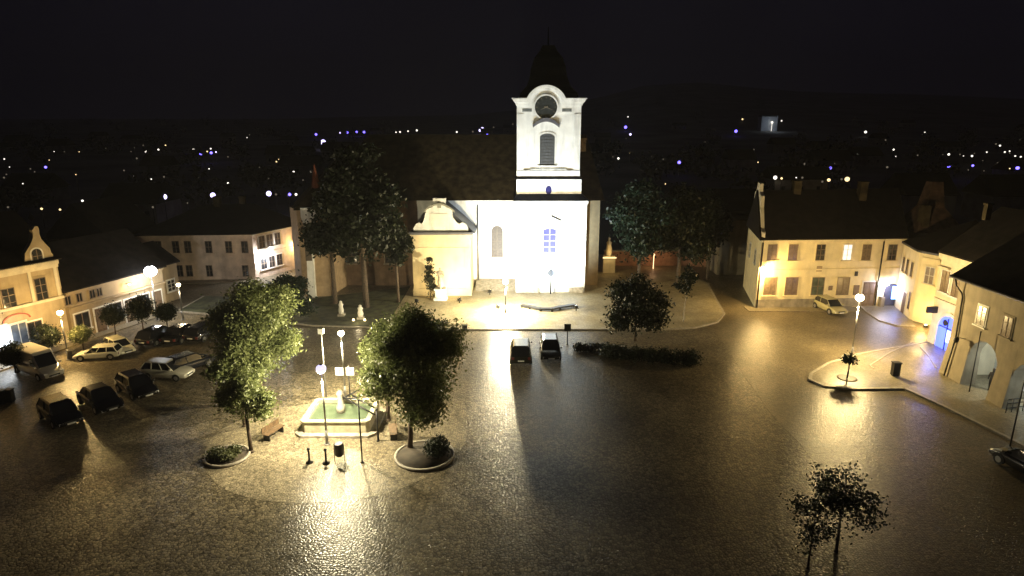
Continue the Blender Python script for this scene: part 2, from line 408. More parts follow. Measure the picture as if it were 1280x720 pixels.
m = MB(); m.box(8.6, 9.3, 82.3, 83.0, rz-3.2, rz-.6); m.box(8.5, 9.4, 82.2, 83.1, rz-.6, rz-.4); m.build('chimney', mat('tan_brick', (.3, .22, .13), .8, .3, 4), roof)
FN = Fac((-22, NY), (10.6, NY))
m = MB(); FN.box(m, 10.6, 30.5, NZ-.45, NZ-.02, 0, .35); FN.box(m, 10.6, 30.5, NZ-.75, NZ-.45, 0, .18); build_each(m, 'eaves_cornice', M_white, nave)
m = MB(); FN.box(m, 10.6, 30.5, 0, .9, 0, .12); m.build('plinth', M_plinth, nave)
u, zt = FN.px(597, 252); m = MB(); p = FN.p(u, 0.2, .25); m.cyl(p, (p.x, p.y, NZ-.4), .1, n=8); m.build('drainpipe', M_pole, ch)
# arched brown niche window in nave wall
u0, zb = FN.px(613.5, 321); u1, ztp = FN.px(629.5, 282)
window(FN, nave, (u0+u1)/2, zb, u1-u0-.15, ztp-zb, 1, M_white, mat('brown_leaded_glass', (.07, .055, .045), .6, .3, 8), mat('brown_leading', (.10, .08, .06), .6), (1, 3), tw=.15)
for px in (440, 488):
    u0, zb = FN.px(px, 330); window(Fac((-22, NY+.35), (-11.4, NY+.35)), nave_left, u0, zb, 1.4, 3.6, 1, M_stone, M_glass, M_frame, (1, 3))
# tower
tw = MB(); x0, x1 = .45, 8.62; Z1 = ZY(251, TY); Z2 = ZY(223, TY); Z3 = ZY(128, TY)
tw.box(x0, x1, TY, TY+8.3, 0, Z1)
a0, a1 = .52, 7.95
tw.box(a0, a1, TY+.35, TY+7.9, Z1, Z2)
b0, b1 = .55, 7.72
tw.box(b0, b1, TY+.5, TY+7.7, Z2, Z3)
tower = tw.build('tower', M_white, ch)
FT = Fac((0, TY), (10, TY)); FU = Fac((0, TY+.5), (10, TY+.5)); FM = Fac((0, TY+.35), (10, TY+.35))
# sheet-metal skirts between the stages
m = MB()
def skirt(m, x0, x1, y0, y1, z0, X0, X1, Y0, Y1, z1):
    m.add([(x0, y0, z0), (x1, y0, z0), (x1, y1, z0), (x0, y1, z0), (X0, Y0, z1), (X1, Y0, z1), (X1, Y1, z1), (X0, Y1, z1)],
          [(0, 1, 5, 4), (1, 2, 6, 5), (2, 3, 7, 6), (3, 0, 4, 7), (0, 3, 2, 1), (4, 5, 6, 7)])
skirt(m, x0-.3, x1+.3, TY-.35, TY+8.6, Z1+.02, a0, a1, TY+.34, TY+7.9, Z1+.75)
skirt(m, a0-.22, a1+.22, TY+.12, TY+8.1, Z2-.12, b0, b1, TY+.49, TY+7.7, Z2+.22)
m.build('tower_ledge_roof', M_lead, tower)
m = MB()
for (F, u0, u1, z) in ((FT, x0, x1, Z1),): F.box(m, u0-.12, u1+.12, z-.35, z, 0, .25)
# corner pilasters upper stage
for (q0, q1) in ((b0, b0+.75), (b1-.75, b1)):
    FU.box(m, q0, q1, Z2+.9, Z3-1.2, 0, .1)
FU.box(m, b0-.03, b1+.03, Z2+.22, Z2+.85, 0, .16)
FU.box(m, b0+1.5, b1-1.5, Z2+.95, Z2+1.05, 0, .1)
build_each(m, 'pilaster_trim', M_white, tower)
# crowning gable with arched clock frame
cxu, czc = XY(682.5, 134, TY+.5), ZY(134, TY+.5)
rad = (XY(697, 134, TY)-XY(669, 134, TY))/2
zc0 = ZY(131, TY); zc1 = ZY(123, TY)
def cornice_outline(ext, lo, zcorn, rr):
    pts = [(b0-ext, zcorn)]+[(b0-ext, zcorn-.01)]
    return pts
m = MB(); R1_ = rad+1.0
def gable_poly(ext, ztop, rr, zlow):
    a = math.asin(max(-1, min(1, (ztop-czc)/rr))); pts = [(b0-ext, zlow), (b1+ext, zlow), (b1+ext, ztop)]
    for i in range(17):
        t = a+(math.pi-2*a)*i/16; pts.append((cxu+rr*math.cos(t), czc+rr*math.sin(t)))
    pts.append((b0-ext, ztop)); return pts
FU.poly(m, gable_poly(0, zc1-.35, R1_, Z3-1.1), -.4, .06)
gab = m.build('clock_gable', M_white, tower)
# ring-shaped moulding that follows the arch, built as swept cornice in three steps
m = MB()
def step(ext, zlo, zhi, rin, rout, d):
    a = math.asin((zhi-czc)/rout); ai = math.asin((zlo-czc)/rin)
    for s in (-1, 1):
        uo, ui = cxu+s*rout*math.cos(a), cxu+s*rin*math.cos(ai); ue = (b0-ext) if s < 0 else (b1+ext)
        FU.poly(m, [(ue, zhi), (uo, zhi), (ui, zlo), (ue+s*-.12, zlo)], -.3, d)
    N = 20
    for i in range(N):
        t0 = a+(math.pi-2*a)*i/N; t1 = a+(math.pi-2*a)*(i+1)/N; s0 = ai+(math.pi-2*ai)*i/N; s1 = ai+(math.pi-2*ai)*(i+1)/N
        q = [(cxu+rin*math.cos(s0), czc+rin*math.sin(s0)), (cxu+rout*math.cos(t0), czc+rout*math.sin(t0)), (cxu+rout*math.cos(t1), czc+rout*math.sin(t1)), (cxu+rin*math.cos(s1), czc+rin*math.sin(s1))]
        FU.poly(m, q, -.3, d)
step(.22, zc1-.75, zc1-.4, rad+.62, rad+.82, .2)
step(.45, zc1-.4, zc1-.12, rad+.82, rad+1.0, .38)
step(.6, zc1-.12, zc1+.04, rad+1.0, rad+1.12, .52)
m.build('arched_cornice', M_white, gab)
m = MB(); 
for i in range(28):
    t0, t1 = 2*math.pi*i/28, 2*math.pi*(i+1)/28
    FU.poly(m, [(cxu+rad*math.cos(t0), czc+rad*math.sin(t0)), (cxu+(rad+.16)*math.cos(t0), czc+(rad+.16)*math.sin(t0)), (cxu+(rad+.16)*math.cos(t1), czc+(rad+.16)*math.sin(t1)), (cxu+rad*math.cos(t1), czc+rad*math.sin(t1))], .05, .2)
m.build('clock_surround', M_white, gab)
m = MB(); FU.poly(m, [(cxu+rad*math.cos(2*math.pi*i/28), czc+rad*math.sin(2*math.pi*i/28)) for i in range(28)], .05, .1)
clk = m.build('clock_face', mat('dark_clock_face', (.03, .034, .034), .4, .3, 3), gab)
m = MB()
for i in range(12):
    t = math.pi*i/6; c_, s_ = math.cos(t), math.sin(t); a, b, w_ = rad*.76, rad*.92, .045
    FU.poly(m, [(cxu+a*c_-w_*s_, czc+a*s_+w_*c_), (cxu+a*c_+w_*s_, czc+a*s_-w_*c_), (cxu+b*c_+w_*s_, czc+b*s_-w_*c_), (cxu+b*c_-w_*s_, czc+b*s_+w_*c_)], .11, .125)
m.build('hour_marks', mat('dull_gold', (.12, .11, .08), .5, .2), clk)
m = MB()
for t, ln, w_ in ((R(205), rad*.62, .07), (R(-22), rad*.8, .045)):
    c_, s_ = math.cos(t), math.sin(t)
    FU.poly(m, [(cxu-w_*s_-.2*c_, czc+w_*c_-.2*s_), (cxu+w_*s_-.2*c_, czc-w_*c_-.2*s_), (cxu+ln*c_, czc+ln*s_)], .13, .15)
m.build('clock_hands', mat('dull_gold_hands', (.22, .2, .16), .5, .2), clk)
# dark recessed panels, hood over window, louvre window, oval
for (pa, pb) in ((653, 665), (703, 715)):
    m = MB(); FU.box(m, XY(pa, 137, TY), XY(pb, 137, TY), ZY(139.5, TY), ZY(135.5, TY), .05, .075); m.build('frieze_panel', mat('shaded_panel', (.13, .14, .14), .7), gab)
m = MB(); hc = XY(683, 152, TY); hz = ZY(159, TY); pts = []
wa = (XY(700, 152, TY)-XY(666, 152, TY))/2
for i in range(13): t = i/12*2-1; pts.append((hc+wa*t, hz+.25+.95*(1-t*t)*.8))
pts2 = [(hc+wa*t*.97, hz-.05+.8*(1-t*t)*.8) for t in [1-i/6 for i in range(13)]]
for i in range(12):
    FU.poly(m, [pts[i], pts[i+1], pts2[11-i], pts2[12-i]], 0, .28)
m.build('window_hood', M_trimd, tower)
u0, u1 = XY(675, 187, TY), XY(693.5, 187, TY)
window(FU, tower, (u0+u1)/2, ZY(207, TY), u1-u0, ZY(167, TY)-ZY(207, TY), .5, M_white, mat('grey_louvres', (.075, .08, .09), .5, .2, 5), mat('louvre_slats', (.05, .055, .06), .5), (0, 9), name='belfry_window', tw=.2)
m = MB(); oc, oz = XY(686, 238, TY), ZY(238, TY)
FM.poly(m, [(oc+.36*math.cos(2*math.pi*i/18), oz+.5*math.sin(2*math.pi*i/18)) for i in range(18)], 0, .04); m.build('oval_window', mat('deep_blue_glass', (.03, .03, .12), .2), tower)
u0, u1 = XY(678.5, 300, TY), XY(695.5, 300, TY)
window(FT, tower, (u0+u1)/2, ZY(316, TY), u1-u0, ZY(285.5, TY)-ZY(316, TY), .35, M_white, mat('bluish_glass', (.06, .06, .20), .5, .1, spec=.2), M_framew, (1, 3), name='tower_window', tw=.1, sill=False)
m = MB(); a, b = FT.px(689, 270), FT.px(701, 275.5)
FT.poly(m, [(a[0], a[1]-.07), (b[0], b[1]-.07), (b[0], b[1]+.05), (a[0], a[1]+.05)], 0, .12); m.build('sundial_rod', M_iron, tower)
for pa, pb in ((653, 674), (711, 729)):
    m = MB(); FT.box(m, XY(pa, 365, TY), XY(pb, 365, TY)-.05, .16, .75, 0, .25); m.build('stone_bench', M_stone, tower)
# bell-shaped dark helm roof
m = MB(); zb = zc1-.1; c0 = ((b0+b1)/2, TY+4.1)
prof = [(1.0, 0), (.93, .7), (.72, 1.5), (.6, 2.6), (.56, 3.6), (.46, 4.6), (.28, 5.4), (.2, 6.0)]
v = []; hw = (b1-b0)/2-.15
for k, z in prof:
    for sx, sy in ((-1, -1), (1, -1), (1, 1), (-1, 1)): v.append((c0[0]+sx*hw*k, c0[1]+sy*(hw-.3)*k, zb+z))
f = [(j*4+i, j*4+(i+1) % 4, (j+1)*4+(i+1) % 4, (j+1)*4+i) for j in range(len(prof)-1) for i in range(4)]+[(3, 2, 1, 0), (28, 29, 30, 31)]
m.add(v, f); m.cyl((c0[0], c0[1], zb+5.9), (c0[0], c0[1], zb+8), .09, .05)
m.build('tower_roof', mat('black_copper', (.003, .003, .004), .9, .2, spec=.05), tower)
# annex with baroque gable
ax0, ax1, AZ = -11.45, -4.75, ZY(293, AY)
m = MB(); m.box(ax0, ax1, AY, NY+.1, 0, AZ); ann = m.build('annex', M_chyel, ch)
FA = Fac((ax0, AY), (ax1, AY)); AL = ax1-ax0
m = MB(); FA.box(m, -.28, AL+.3, AZ, AZ+.28, -.4, .34)
m.build('annex_cornice', M_trimd, ann)
m = MB(); FA.box(m, -.15, AL+.15, AZ-.35, AZ, 0, .2); FA.box(m, .05, AL-.05, AZ-1.6, AZ-1.5, 0, .06); FA.box(m, -.05, AL+.05, 0, 1.0, 0, .12)
for q in (0.05, AL-.65): FA.box(m, q, q+.6, 1.0, AZ-1.6, 0, .08)
build_each(m, 'annex_trim', M_chyel, ann)
pts = []
zg = AZ+.28
gp = [(517, 289), (517, 285), (520, 280), (524, 278), (527, 280), (529, 277), (531, 270), (532.5, 265), (531, 262), (536, 260.5), (541, 259), (541, 248), (557, 248), (557, 259), (562, 260.5), (566, 262), (565, 266), (566, 272), (570, 277), (574, 280), (578, 278), (582, 280), (585, 285), (585, 289)]
for q in gp:
    u, z = FA.px(*q); pts.append((u, max(z, zg)))
m = MB(); FA.poly(m, pts, -.5, .02); gb = m.build('annex_gable', M_white, ann)
m = MB(); c_ = FA.px(549, 262)
ap = []
for i in range(9):
    t = i/8*2-1; ap.append((c_[0]+t*1.75, c_[1]-.1+.85*(1-t*t)))
for i in range(8): FA.poly(m, [ap[i], ap[i+1], (ap[i+1][0], ap[i+1][1]-.22), (ap[i][0], ap[i][1]-.22)], 0, .22)
u_, z_ = FA.px(549, 255); FA.poly(m, arch_pts(u_-.22, u_+.22, z_-.45, z_+.35), 0, .05)
m.build('gable_moulding', mat('grey_moulding', (.25, .25, .22), .7), gb)
m = MB(); c_ = (FA.px(549, 275)); FA.box(m, c_[0]-1.0, c_[0]+1.0, c_[1]-.75, c_[1]+.75, .02, .07); m.build('gable_panel', M_trim, gb)
m = MB(); rx = (ax0+ax1)/2+.4; rzz = ZY(257, AY)
m.add([(ax0-.2, AY+.45, AZ+.3), (rx, AY+.45, rzz), (ax1+.55, AY+.45, AZ+.05), (ax0-.2, NY-.02, AZ+.3), (rx, NY-.02, rzz), (ax1+.55, NY-.02, AZ+.05)],
      [(0, 1, 2), (3, 5, 4), (0, 3, 4, 1), (1, 4, 5, 2), (0, 2, 5, 3)])
m.build('annex_roof', M_lead, ann)
# east end of the church: pale buttress, tan side wall, dark window, small red spire
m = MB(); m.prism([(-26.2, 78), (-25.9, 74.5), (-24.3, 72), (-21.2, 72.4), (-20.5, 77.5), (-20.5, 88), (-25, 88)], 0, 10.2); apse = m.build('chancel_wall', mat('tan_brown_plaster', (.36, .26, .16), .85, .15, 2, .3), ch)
m = MB()
A_, B_ = G(386, 371), G(394.5, 370)
FB = Fac((-23.9, 71.75), (-22.3, 71.75))
u0, zt = FB.px(375, 260); u1, _ = FB.px(394, 260); w0, _ = FB.px(385, 370); w1, _ = FB.px(394.5, 370)
um, zm = FB.px(382, 290); vm, _ = FB.px(389, 292)
FB.poly(m, [(w0, 0), (w1, 0), (w1+.1, zm), (u1, zt-1), (u1, zt), (u0, zt), (u0, zt-1), (um, zm)], -.8, 0)
but = m.build('buttress', M_white, ch)
m = MB(); q0 = FB.px(382.5, 326); q1 = FB.px(388, 297); FB.box(m, q0[0], q1[0], q0[1], q1[1], 0, .05); m.build('buttress_niche', mat('niche_brown', (.09, .07, .05), .7), but)
m = MB(); m.add([(-26.6, 78, 10.2), (-24.5, 71.6, 10.2), (-20.9, 72, 10.2), (-20, 77, 10.2), (-20, 88.3, 10.2), (-25.4, 88.3, 10.2), (-21, 84.5, 17)],
    [(0, 1, 6), (1, 2, 6), (2, 3, 6), (3, 4, 6), (4, 5, 6), (5, 0, 6), (5, 4, 3, 2, 1, 0)]); m.build('chancel_roof', M_roofb, ch)
m = MB(); sx, sy = XY(396, 250, 76), 76; zs = ZY(252, 76); zt = ZY(205, 76)
m.lathe((sx, sy, zs-1), [(1.3, 0), (1.2, .9), (.9, 1.3), (.55, 2.6), (.3, 4), (.05, zt-zs+1)], 8, False); m.build('red_spire', M_roofr, ch)
# ramp at the nave door
m = MB(); m.add([(-4.4, NY, .1), (.4, NY, .1), (.4, NY-.02, 1.0), (-4.4, NY-.02, 1.0), (-4.4, 74.0, .12), (.4, 74.0, .12)], [(0, 1, 2, 3), (4, 5, 2, 3), (0, 3, 4), (1, 5, 2), (0, 4, 5, 1)]); m.build('stone_ramp', M_stone, ch)

# ================================================================== HOUSES
def gable_roof(poly4, ze, zr, ov=.35, hip=0.0):
    """poly4: front-left, front-right, back-right, back-left; ridge parallel to the front"""
    a, b, c, d = [Vector((*p, 0)) for p in poly4]
    e = (b-a).normalized(); n = ((d-a).normalized())
    a2, b2, c2, d2 = a-e*ov-n*ov, b+e*ov-n*ov, c+e*ov+n*ov, d-e*ov+n*ov
    r0, r1 = (a2+d2)/2+e*hip, (b2+c2)/2-e*hip
    m = MB(); v = [(*p.xy, ze) for p in (a2, b2, c2, d2)]+[(*p.xy, ze-.14) for p in (a2, b2, c2, d2)]+[(*r0.xy, zr), (*r1.xy, zr)]
    m.add(v, [(0, 1, 9, 8), (1, 2, 9), (2, 3, 8, 9), (3, 0, 8), (4, 7, 6, 5), (0, 4, 5, 1), (1, 5, 6, 2), (2, 6, 7, 3), (3, 7, 4, 0)])
    return m
def chimney(root, x, y, z0, z1, w=.5, m_=None):
    m = MB(); m.box(x-w/2, x+w/2, y-w/2, y+w/2, z0, z1); m.box(x-w/2-.06, x+w/2+.06, y-w/2-.06, y+w/2+.06, z1, z1+.12)
    m.build('chimney', m_ or M_stone, root)
def door(F, root, u, w, h, z0=.15, m_=None, arch=0, name='door'):
    m = MB()
    if arch: F.poly(m, arch_pts(u-w/2-.15, u+w/2+.15, z0, z0+h+.15, (w/2+.15)*arch), 0, .06)
    else: F.box(m, u-w/2-.15, u+w/2+.15, z0, z0+h+.15, 0, .06)
    d = m.build('doorway', M_trim, root)
    m = MB()
    if arch: F.poly(m, arch_pts(u-w/2, u+w/2, z0, z0+h, w/2*arch), .05, .08)
    else: F.box(m, u-w/2, u+w/2, z0, z0+h, .05, .08)
    dd = m.build(name, m_ or M_door, d)
    m = MB()
    F.box(m, u-.03, u+.03, z0, z0+h-.05, .081, .10)
    for k in (.1, .55):
        for s in (-1, 1): F.box(m, u+s*w*.25-w*.17, u+s*w*.25+w*.17, z0+h*k, z0+h*(k+.36), .081, .095)
    m.build('door_panel', M_frame, d); return d

# --- House A: baroque gable, far left
hA = thing('gabled_house', (-42, 52, 0), 'cream house with a curved baroque gable and shop window at far left', 'house')
A0, A1 = (-47.5, 41.6), (-40.9, 56.2)
F = Fac(A0, A1); zeA = 8.0
def back(p, n, d): return (p[0]-n.x*d, p[1]-n.y*d)
m = MB(); m.prism([A0, A1, back(A1, F.n, 11), back(A0, F.n, 11)], 0, zeA); M_A = mat('tan_cream_plaster', (.42, .33, .20), .85, .1, 1.2, .25, 8, stain=.25); wA = m.build('wall', M_A, hA)
gable_roof([A0, A1, back(A1, F.n, 11), back(A0, F.n, 11)], zeA+.02, zeA+4.0, .3).build('roof', M_roof, hA)
gp = [(31, 322), (31, 317), (34, 312), (38, 305), (41, 298), (41, 291), (40, 288), (43, 283), (47, 283), (49, 288), (49, 292), (51, 298), (56, 304), (62, 310), (64, 316), (66, 318), (68, 330), (30, 330)]
pts = [F.px(*q) for q in gp]; m = MB(); F.poly(m, pts, -.45, .02); gA = m.build('gable', M_A, hA)
u, z = F.px(46, 320); window(F, gA, u, z-.65, .85, 1.3, 1, M_trim, M_glass, M_frame, (1, 1))
for q, w_, h_, ar in ((51, 366, 0, 0),) and (((51, 352), 1.0, 2.1, 0), ((11, 374), 1.0, 2.0, 0)):
    pass
for (px, py, w_, h_) in ((51, 361, 1.0, 2.0), (11, 374, 1.05, 1.9)):
    u, z = F.px(px, py); window(F, wA, u, z-h_/2, w_, h_, 0, M_A, M_glass, M_frame, (1, 2))
m = MB(); ug, zg_ = F.px(50, 370)
for (z0, z1, d) in ((4.35, 4.6, .18), (zeA-.45, zeA-.05, .3), (zeA-.75, zeA-.45, .14)): F.box(m, 0, F.L, z0, z1, 0, d)
F.box(m, 0, F.L, 0, .55, 0, .08)
build_each(m, 'cornice', M_cream, wA)
um, zm = F.px(51, 335); m = MB(); F.box(m, um-1.2, um-.95, 4.6, zeA-.75, 0, .12); F.box(m, um+.95, um+1.2, 4.6, zeA-.75, 0, .12); build_each(m, 'pilaster', M_cream, wA)
# shop windows with red arched hoods
u, z = F.px(27, 430)
window(F, wA, u, .9, 1.3, 2.2, 0, M_trim, mat('shop_glass_grey', (.10, .12, .15), .15, .2), M_framew, (1, 0), name='shop_window')
m = MB()
for i in range(10):
    t0, t1 = math.pi*i/10, math.pi*(i+1)/10
    F.poly(m, [(u+1.0*math.cos(t0), 3.35+.5*math.sin(t0)), (u+1.12*math.cos(t0), 3.35+.62*math.sin(t0)), (u+1.12*math.cos(t1), 3.35+.62*math.sin(t1)), (u+1.0*math.cos(t1), 3.35+.5*math.sin(t1))], 0, .08)
m.build('red_hood', mat('red_sign_paint', (.35, .06, .03), .5), wA)
u2, z2 = F.px(1, 430)
window(F, wA, u2-.2, .5, 1.7, 2.7, 0, M_trim, glow('lit_shop_glass', (.9, .97, 1), 3.5), M_framew, (0, 0), name='lit_shop_window', label='shop window lit bright white')
point(F.p(u2-.1, 2.0, 1.0), 260, WHT, .3, hA, 'shop_light')
u3, z3 = F.px(48, 432); window(F, wA, u3, 1.0, 1.2, 1.9, 0, M_trim, M_glass, M_frame, (1, 1))

# --- House B: long low shop row
hB = thing('low_shop_row', (-40, 61, 0), 'long low ochre shop row with dark doorways behind the ball trees', 'house')
B0, B1 = (-40.8, 56.5), (-37.4, 66.6); F = Fac(B0, B1); ze = 4.9
m = MB(); m.prism([B0, B1, back(B1, F.n, 9), back(B0, F.n, 9)], 0, ze); wB = m.build('wall', M_ochre, hB)
gable_roof([B0, B1, back(B1, F.n, 9), back(B0, F.n, 9)], ze+.02, ze+3.8, .35).build('roof', M_roof, hB)
m = MB(); F.box(m, 0, F.L, 3.1, 3.28, 0, .3); F.box(m, 0, F.L, ze-.3, ze-.05, 0, .22); build_each(m, 'canopy_ledge', M_ochre, wB)
for k, (pp_, w_) in enumerate(((86, .8), (101, .9), (118, .8), (127, 1.0))):
    u, z = F.px(pp_, 386); window(F, wB, u, 3.55, .6, .85, 0, M_ochre, M_glass, M_frame, (1, 0), tw=.08)
for k, (f_, w_, dr) in enumerate(((.1, 1.4, 0), (.27, 1.0, 1), (.42, 1.6, 0), (.58, 1.0, 1), (.73, 1.6, 0), (.9, 1.0, 1))):
    u = F.L*f_
    if dr: door(F, wB, u, w_, 2.3)
    else: window(F, wB, u, .9, w_, 1.6, 0, M_trim, M_glass, M_frame, (1, 0), name='shop_window')
# --- House B2: continues after, behind the big lamp
hC = thing('annex_house', (-39, 72, 0), 'low cream house with flat front between the shop row and the pale corner house', 'house')
C0, C1 = (-37.3, 66.9), (-37.6, 70.6)
F = Fac(C0, C1)
C0, C1 = (-39.5, 67.2), (-38.4, 71.5); F = Fac(C0, C1)
m = MB(); m.prism([C0, C1, back(C1, F.n, 6), back(C0, F.n, 6)], 0, 4.4); wC = m.build('wall', M_ochre, hC)
gable_roof([C0, C1, back(C1, F.n, 6), back(C0, F.n, 6)], 4.42, 6.6, .3).build('roof', M_roof, hC)
window(F, wC, 1.1, 1.2, 1.1, 1.3); window(F, wC, 3.2, 1.2, 1.1, 1.3)
# --- dark gabled house behind row
hD = thing('gabled_house', (-50, 78, 0), 'dark gable of a house showing above the low shop row roof', 'house')
m = MB(); m.box(-56, -48.5, 76, 86, 0, 6.2); m.build('wall', M_roofb, hD)
m = MB(); m.add([(-56.3, 75.7, 6.22), (-48.2, 75.7, 6.22), (-48.2, 86.3, 6.22), (-56.3, 86.3, 6.22), (-52.2, 75.7, 10.4), (-52.2, 86.3, 10.4)], [(0, 1, 4), (1, 2, 5, 4), (2, 3, 5), (3, 0, 4, 5), (0, 3, 2, 1)]); m.build('roof', M_roof, hD)

# --- Pale corner house at the back left (two storeys, bent facade)
hE = thing('corner_house', (-38, 83, 0), 'pale two storey corner house with white lamp on its bent facade', 'house')
P0, P1, P2 = (-47.0, 79.3), (-33.1, 80.4), (-29.3, 88.6); zeE = 6.1
m = MB(); m.prism([P0, P1, P2, (-39, 97), (-48.5, 92)], 0, zeE); wE = m.build('wall', M_pink, hE)
m = MB(); o_ = .4
V = [(-47.4, 78.9), (-32.7, 79.9), (-28.8, 88.7), (-39, 97.5), (-49, 92.3)]
m.add([(*p, zeE+.02) for p in V]+[(*p, zeE-.12) for p in V]+[(-42, 87, 8.9), (-35.5, 88, 8.9)],
      [(0, 1, 11, 10), (1, 2, 11), (2, 3, 11), (3, 4, 10, 11), (4, 0, 10), (9, 8, 7, 6, 5)]+[(i, i+5, (i+1) % 5+5, (i+1) % 5) for i in range(5)])
m.build('roof', M_roof, hE)
chimney(hE, -40, 87, 8, 9.9, .8, M_roofb); chimney(hE, -37, 88, 8, 9.8, .7, M_roofb)
F = Fac(P0, P1)
for px in (198, 220, 235, 261, 286, 306):
    u, z = F.px(px, 308); window(F, wE, u, z-.85, .85, 1.55, 0, M_pink, M_glass, M_frame, (1, 1))
for px in (225, 237, 262, 307):
    u, z = F.px(px, 338); window(F, wE, u, z-.8, .8, 1.5, 0, M_pink, M_glass, M_frame, (1, 1))
m = MB(); F.box(m, 0, F.L, zeE-.35, zeE-.13, 0, .2); F.box(m, 0, F.L, 3.1, 3.25, 0, .08); F.box(m, 0, F.L, 0, .6, 0, .06); build_each(m, 'cornice', M_pink, wE)
F = Fac(P1, P2)
for px in (327, 337, 347):
    u, z = F.px(px, 303); window(F, wE, u, 3.9, 1.0, 1.6, 0, M_trim, M_glass, M_frame, (1, 1))
    window(F, wE, u, 1.1, 1.0, 1.5, 0, M_trim, M_glass, M_frame, (1, 1))
window(F, wE, F.L-1.2, 3.9, 1.0, 1.6, 0, M_trim, M_glass, M_frame, (1, 1))
m = MB(); F.box(m, 0, F.L, zeE-.35, zeE-.13, 0, .2); F.box(m, 0, F.L, 3.1, 3.25, 0, .08); build_each(m, 'cornice', M_cream, wE)

# --- R1: long two-storey yellow house on the right
hR = thing('long_house', (35, 68, 0), 'long yellow two storey house with one lit upstairs window and dark roof', 'house')
Q0, Q1, Q2, Q3 = (26.6, 67.2), (42.5, 68.15), (46, 80), (28.7, 77.0)
zeR = 7.75
m = MB(); m.prism([Q0, Q1, Q2, Q3], 0, zeR); wR = m.build('wall', mat('yellow_cream_plaster', (.74, .64, .40), .85, .07, 1.2, .25, 8, stain=.15), hR)
gable_roof([Q0, Q1, Q2, Q3], zeR+.02, 12.4, .25).build('roof', M_roof, hR)
F = Fac(Q0, Q1); MY = MATS['yellow_cream_plaster']
for i, (px, pane) in enumerate(((965, M_glassb), (991, M_glassb), (1025.5, M_glass), (1059, 'lit'), (1083, M_glassb), (1115, M_glass))):
    u, z = F.px(px, 314.5)
    if pane == 'lit': pane = glow('lit_room_glass', (1, .96, .86), 1.1); lb = 'upstairs window lit from inside'
    else: lb = None
    window(F, wR, u, z-.95, 1.0, 1.75, 0, MY, pane, M_frame if i != 3 else M_framew, (1, 2), tw=.08, label=lb)
for i, (px, w_, pane) in enumerate(((962, 1.35, M_glassb), (989, 1.4, M_glassb), (1022, 1.4, mat('teal_dark_glass', (.08, .10, .08), .15, .3)), (1053.5, 1.4, M_glassb))):
    u, z = F.px(px, 357)
    window(F, wR, u, z-1.05, w_, 2.0, 0, MY, pane, M_frame, (1, 1), name='shop_window', tw=.08)
u, z = F.px(1086, 365); door(F, wR, u, 1.5, 2.7, .16)
u, z = F.px(1070, 362); m = MB(); F.box(m, u-.3, u+.3, z-.6, z+.5, 0, .09); m.build('notice_board', M_frame, wR)
u, z = F.px(1070, 342); m = MB(); F.box(m, u-.15, u+.15, z-.25, z+.25, 0, .12); m.build('house_lantern', M_iron, wR)
u, z = F.px(1038, 360); m = MB(); F.box(m, u-.22, u+.22, z-.25, z+.25, 0, .05); m.build('small_plaque', M_frame, wR)
u, z = F.px(1024, 336); m = MB(); F.box(m, u-.3, u+.3, z-.3, z+.3, 0, .05); m.build('plaster_emblem', MATS['ochre_plaster'], wR)
m = MB(); F.box(m, 0, F.L, zeR-.35, zeR-.1, 0, .22); F.box(m, 0, F.L, 4.25, 4.4, 0, .06); build_each(m, 'cornice', MY, wR)
m = MB(); F.box(m, 0, u*0+13.4, 0.1, 1.05, 0, .07); m.build('plinth', M_plinth, wR)
for px in (944.5, 1098.5):
    u, z = F.px(px, 340); u = max(u, .12); m = MB(); p = F.p(u, 0, .16); m.cyl((p.x, p.y, .2), (p.x, p.y, zeR-.1), .07, n=8); m.build('drainpipe', M_iron, wR)
# side (left) wall gable with ornamental top
m = MB(); FS = Fac(Q0, Q3)
m2 = [(0, zeR), (FS.L, zeR), (FS.L, zeR+.7), (FS.L-.9, zeR+1.0), (FS.L/2+2.6, 10.8), (FS.L/2+2.2, 12.0), (FS.L/2+1.0, 12.3), (FS.L/2+.8, 13.2), (FS.L/2-.8, 13.2), (FS.L/2-1.0, 12.3), (FS.L/2-2.2, 12.0), (FS.L/2-2.6, 10.8), (.9, zeR+1.0), (0, zeR+.7)]
FS.poly(m, m2, -.3, .05); m.build('side_gable', M_cream, hR)
window(FS, wR, 3.0, 4.5, .9, 1.5, 0, M_trim, M_glass); window(FS, wR, 7.0, 4.5, .9, 1.5, 0, M_trim, M_glass)
# arched portal with blue light at the bend
u0, z0 = F.px(1103, 378); u1, z1 = F.px(1124, 354)
m = MB(); F.poly(m, arch_pts(u0, u1, .1, z1, .7), .0, .05); ptl = m.build('portal', mat('dark_passage', (.05, .05, .07), .7, .2), hR)
m = MB(); uu, zz = F.px(1118, 365); F.box(m, uu-.5, uu+.45, zz-.7, zz+.75, .3, .42); ps = m.build('blue_sign_box', glow('blue_white_sign', (.2, .42, 1), 5), ptl, 'blue-white lit sign box in the portal')
m = MB(); F.box(m, u0-.5, u0-.1, .1, 1.2, 0, .5); m.build('portal_pier', M_plinth, hR)
point(F.p(uu, zz-.1, 1.0), 460, BLU, .3, hR, 'sign_light')
chimney(hR, 32, 72.5, 11, 13.3, .8, M_roofb); chimney(hR, 39.5, 72.6, 11, 13.2, .8, M_roofb)
# second dark house left of it
hS = thing('narrow_house', (25, 86, 0), 'dim narrow house wall left behind the yellow house gable', 'house')
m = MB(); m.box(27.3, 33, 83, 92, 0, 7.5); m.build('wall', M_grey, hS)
gable_roof([(27.3, 83), (33, 83), (33, 92), (27.3, 92)], 7.52, 11, .3).build('roof', M_roof, hS)

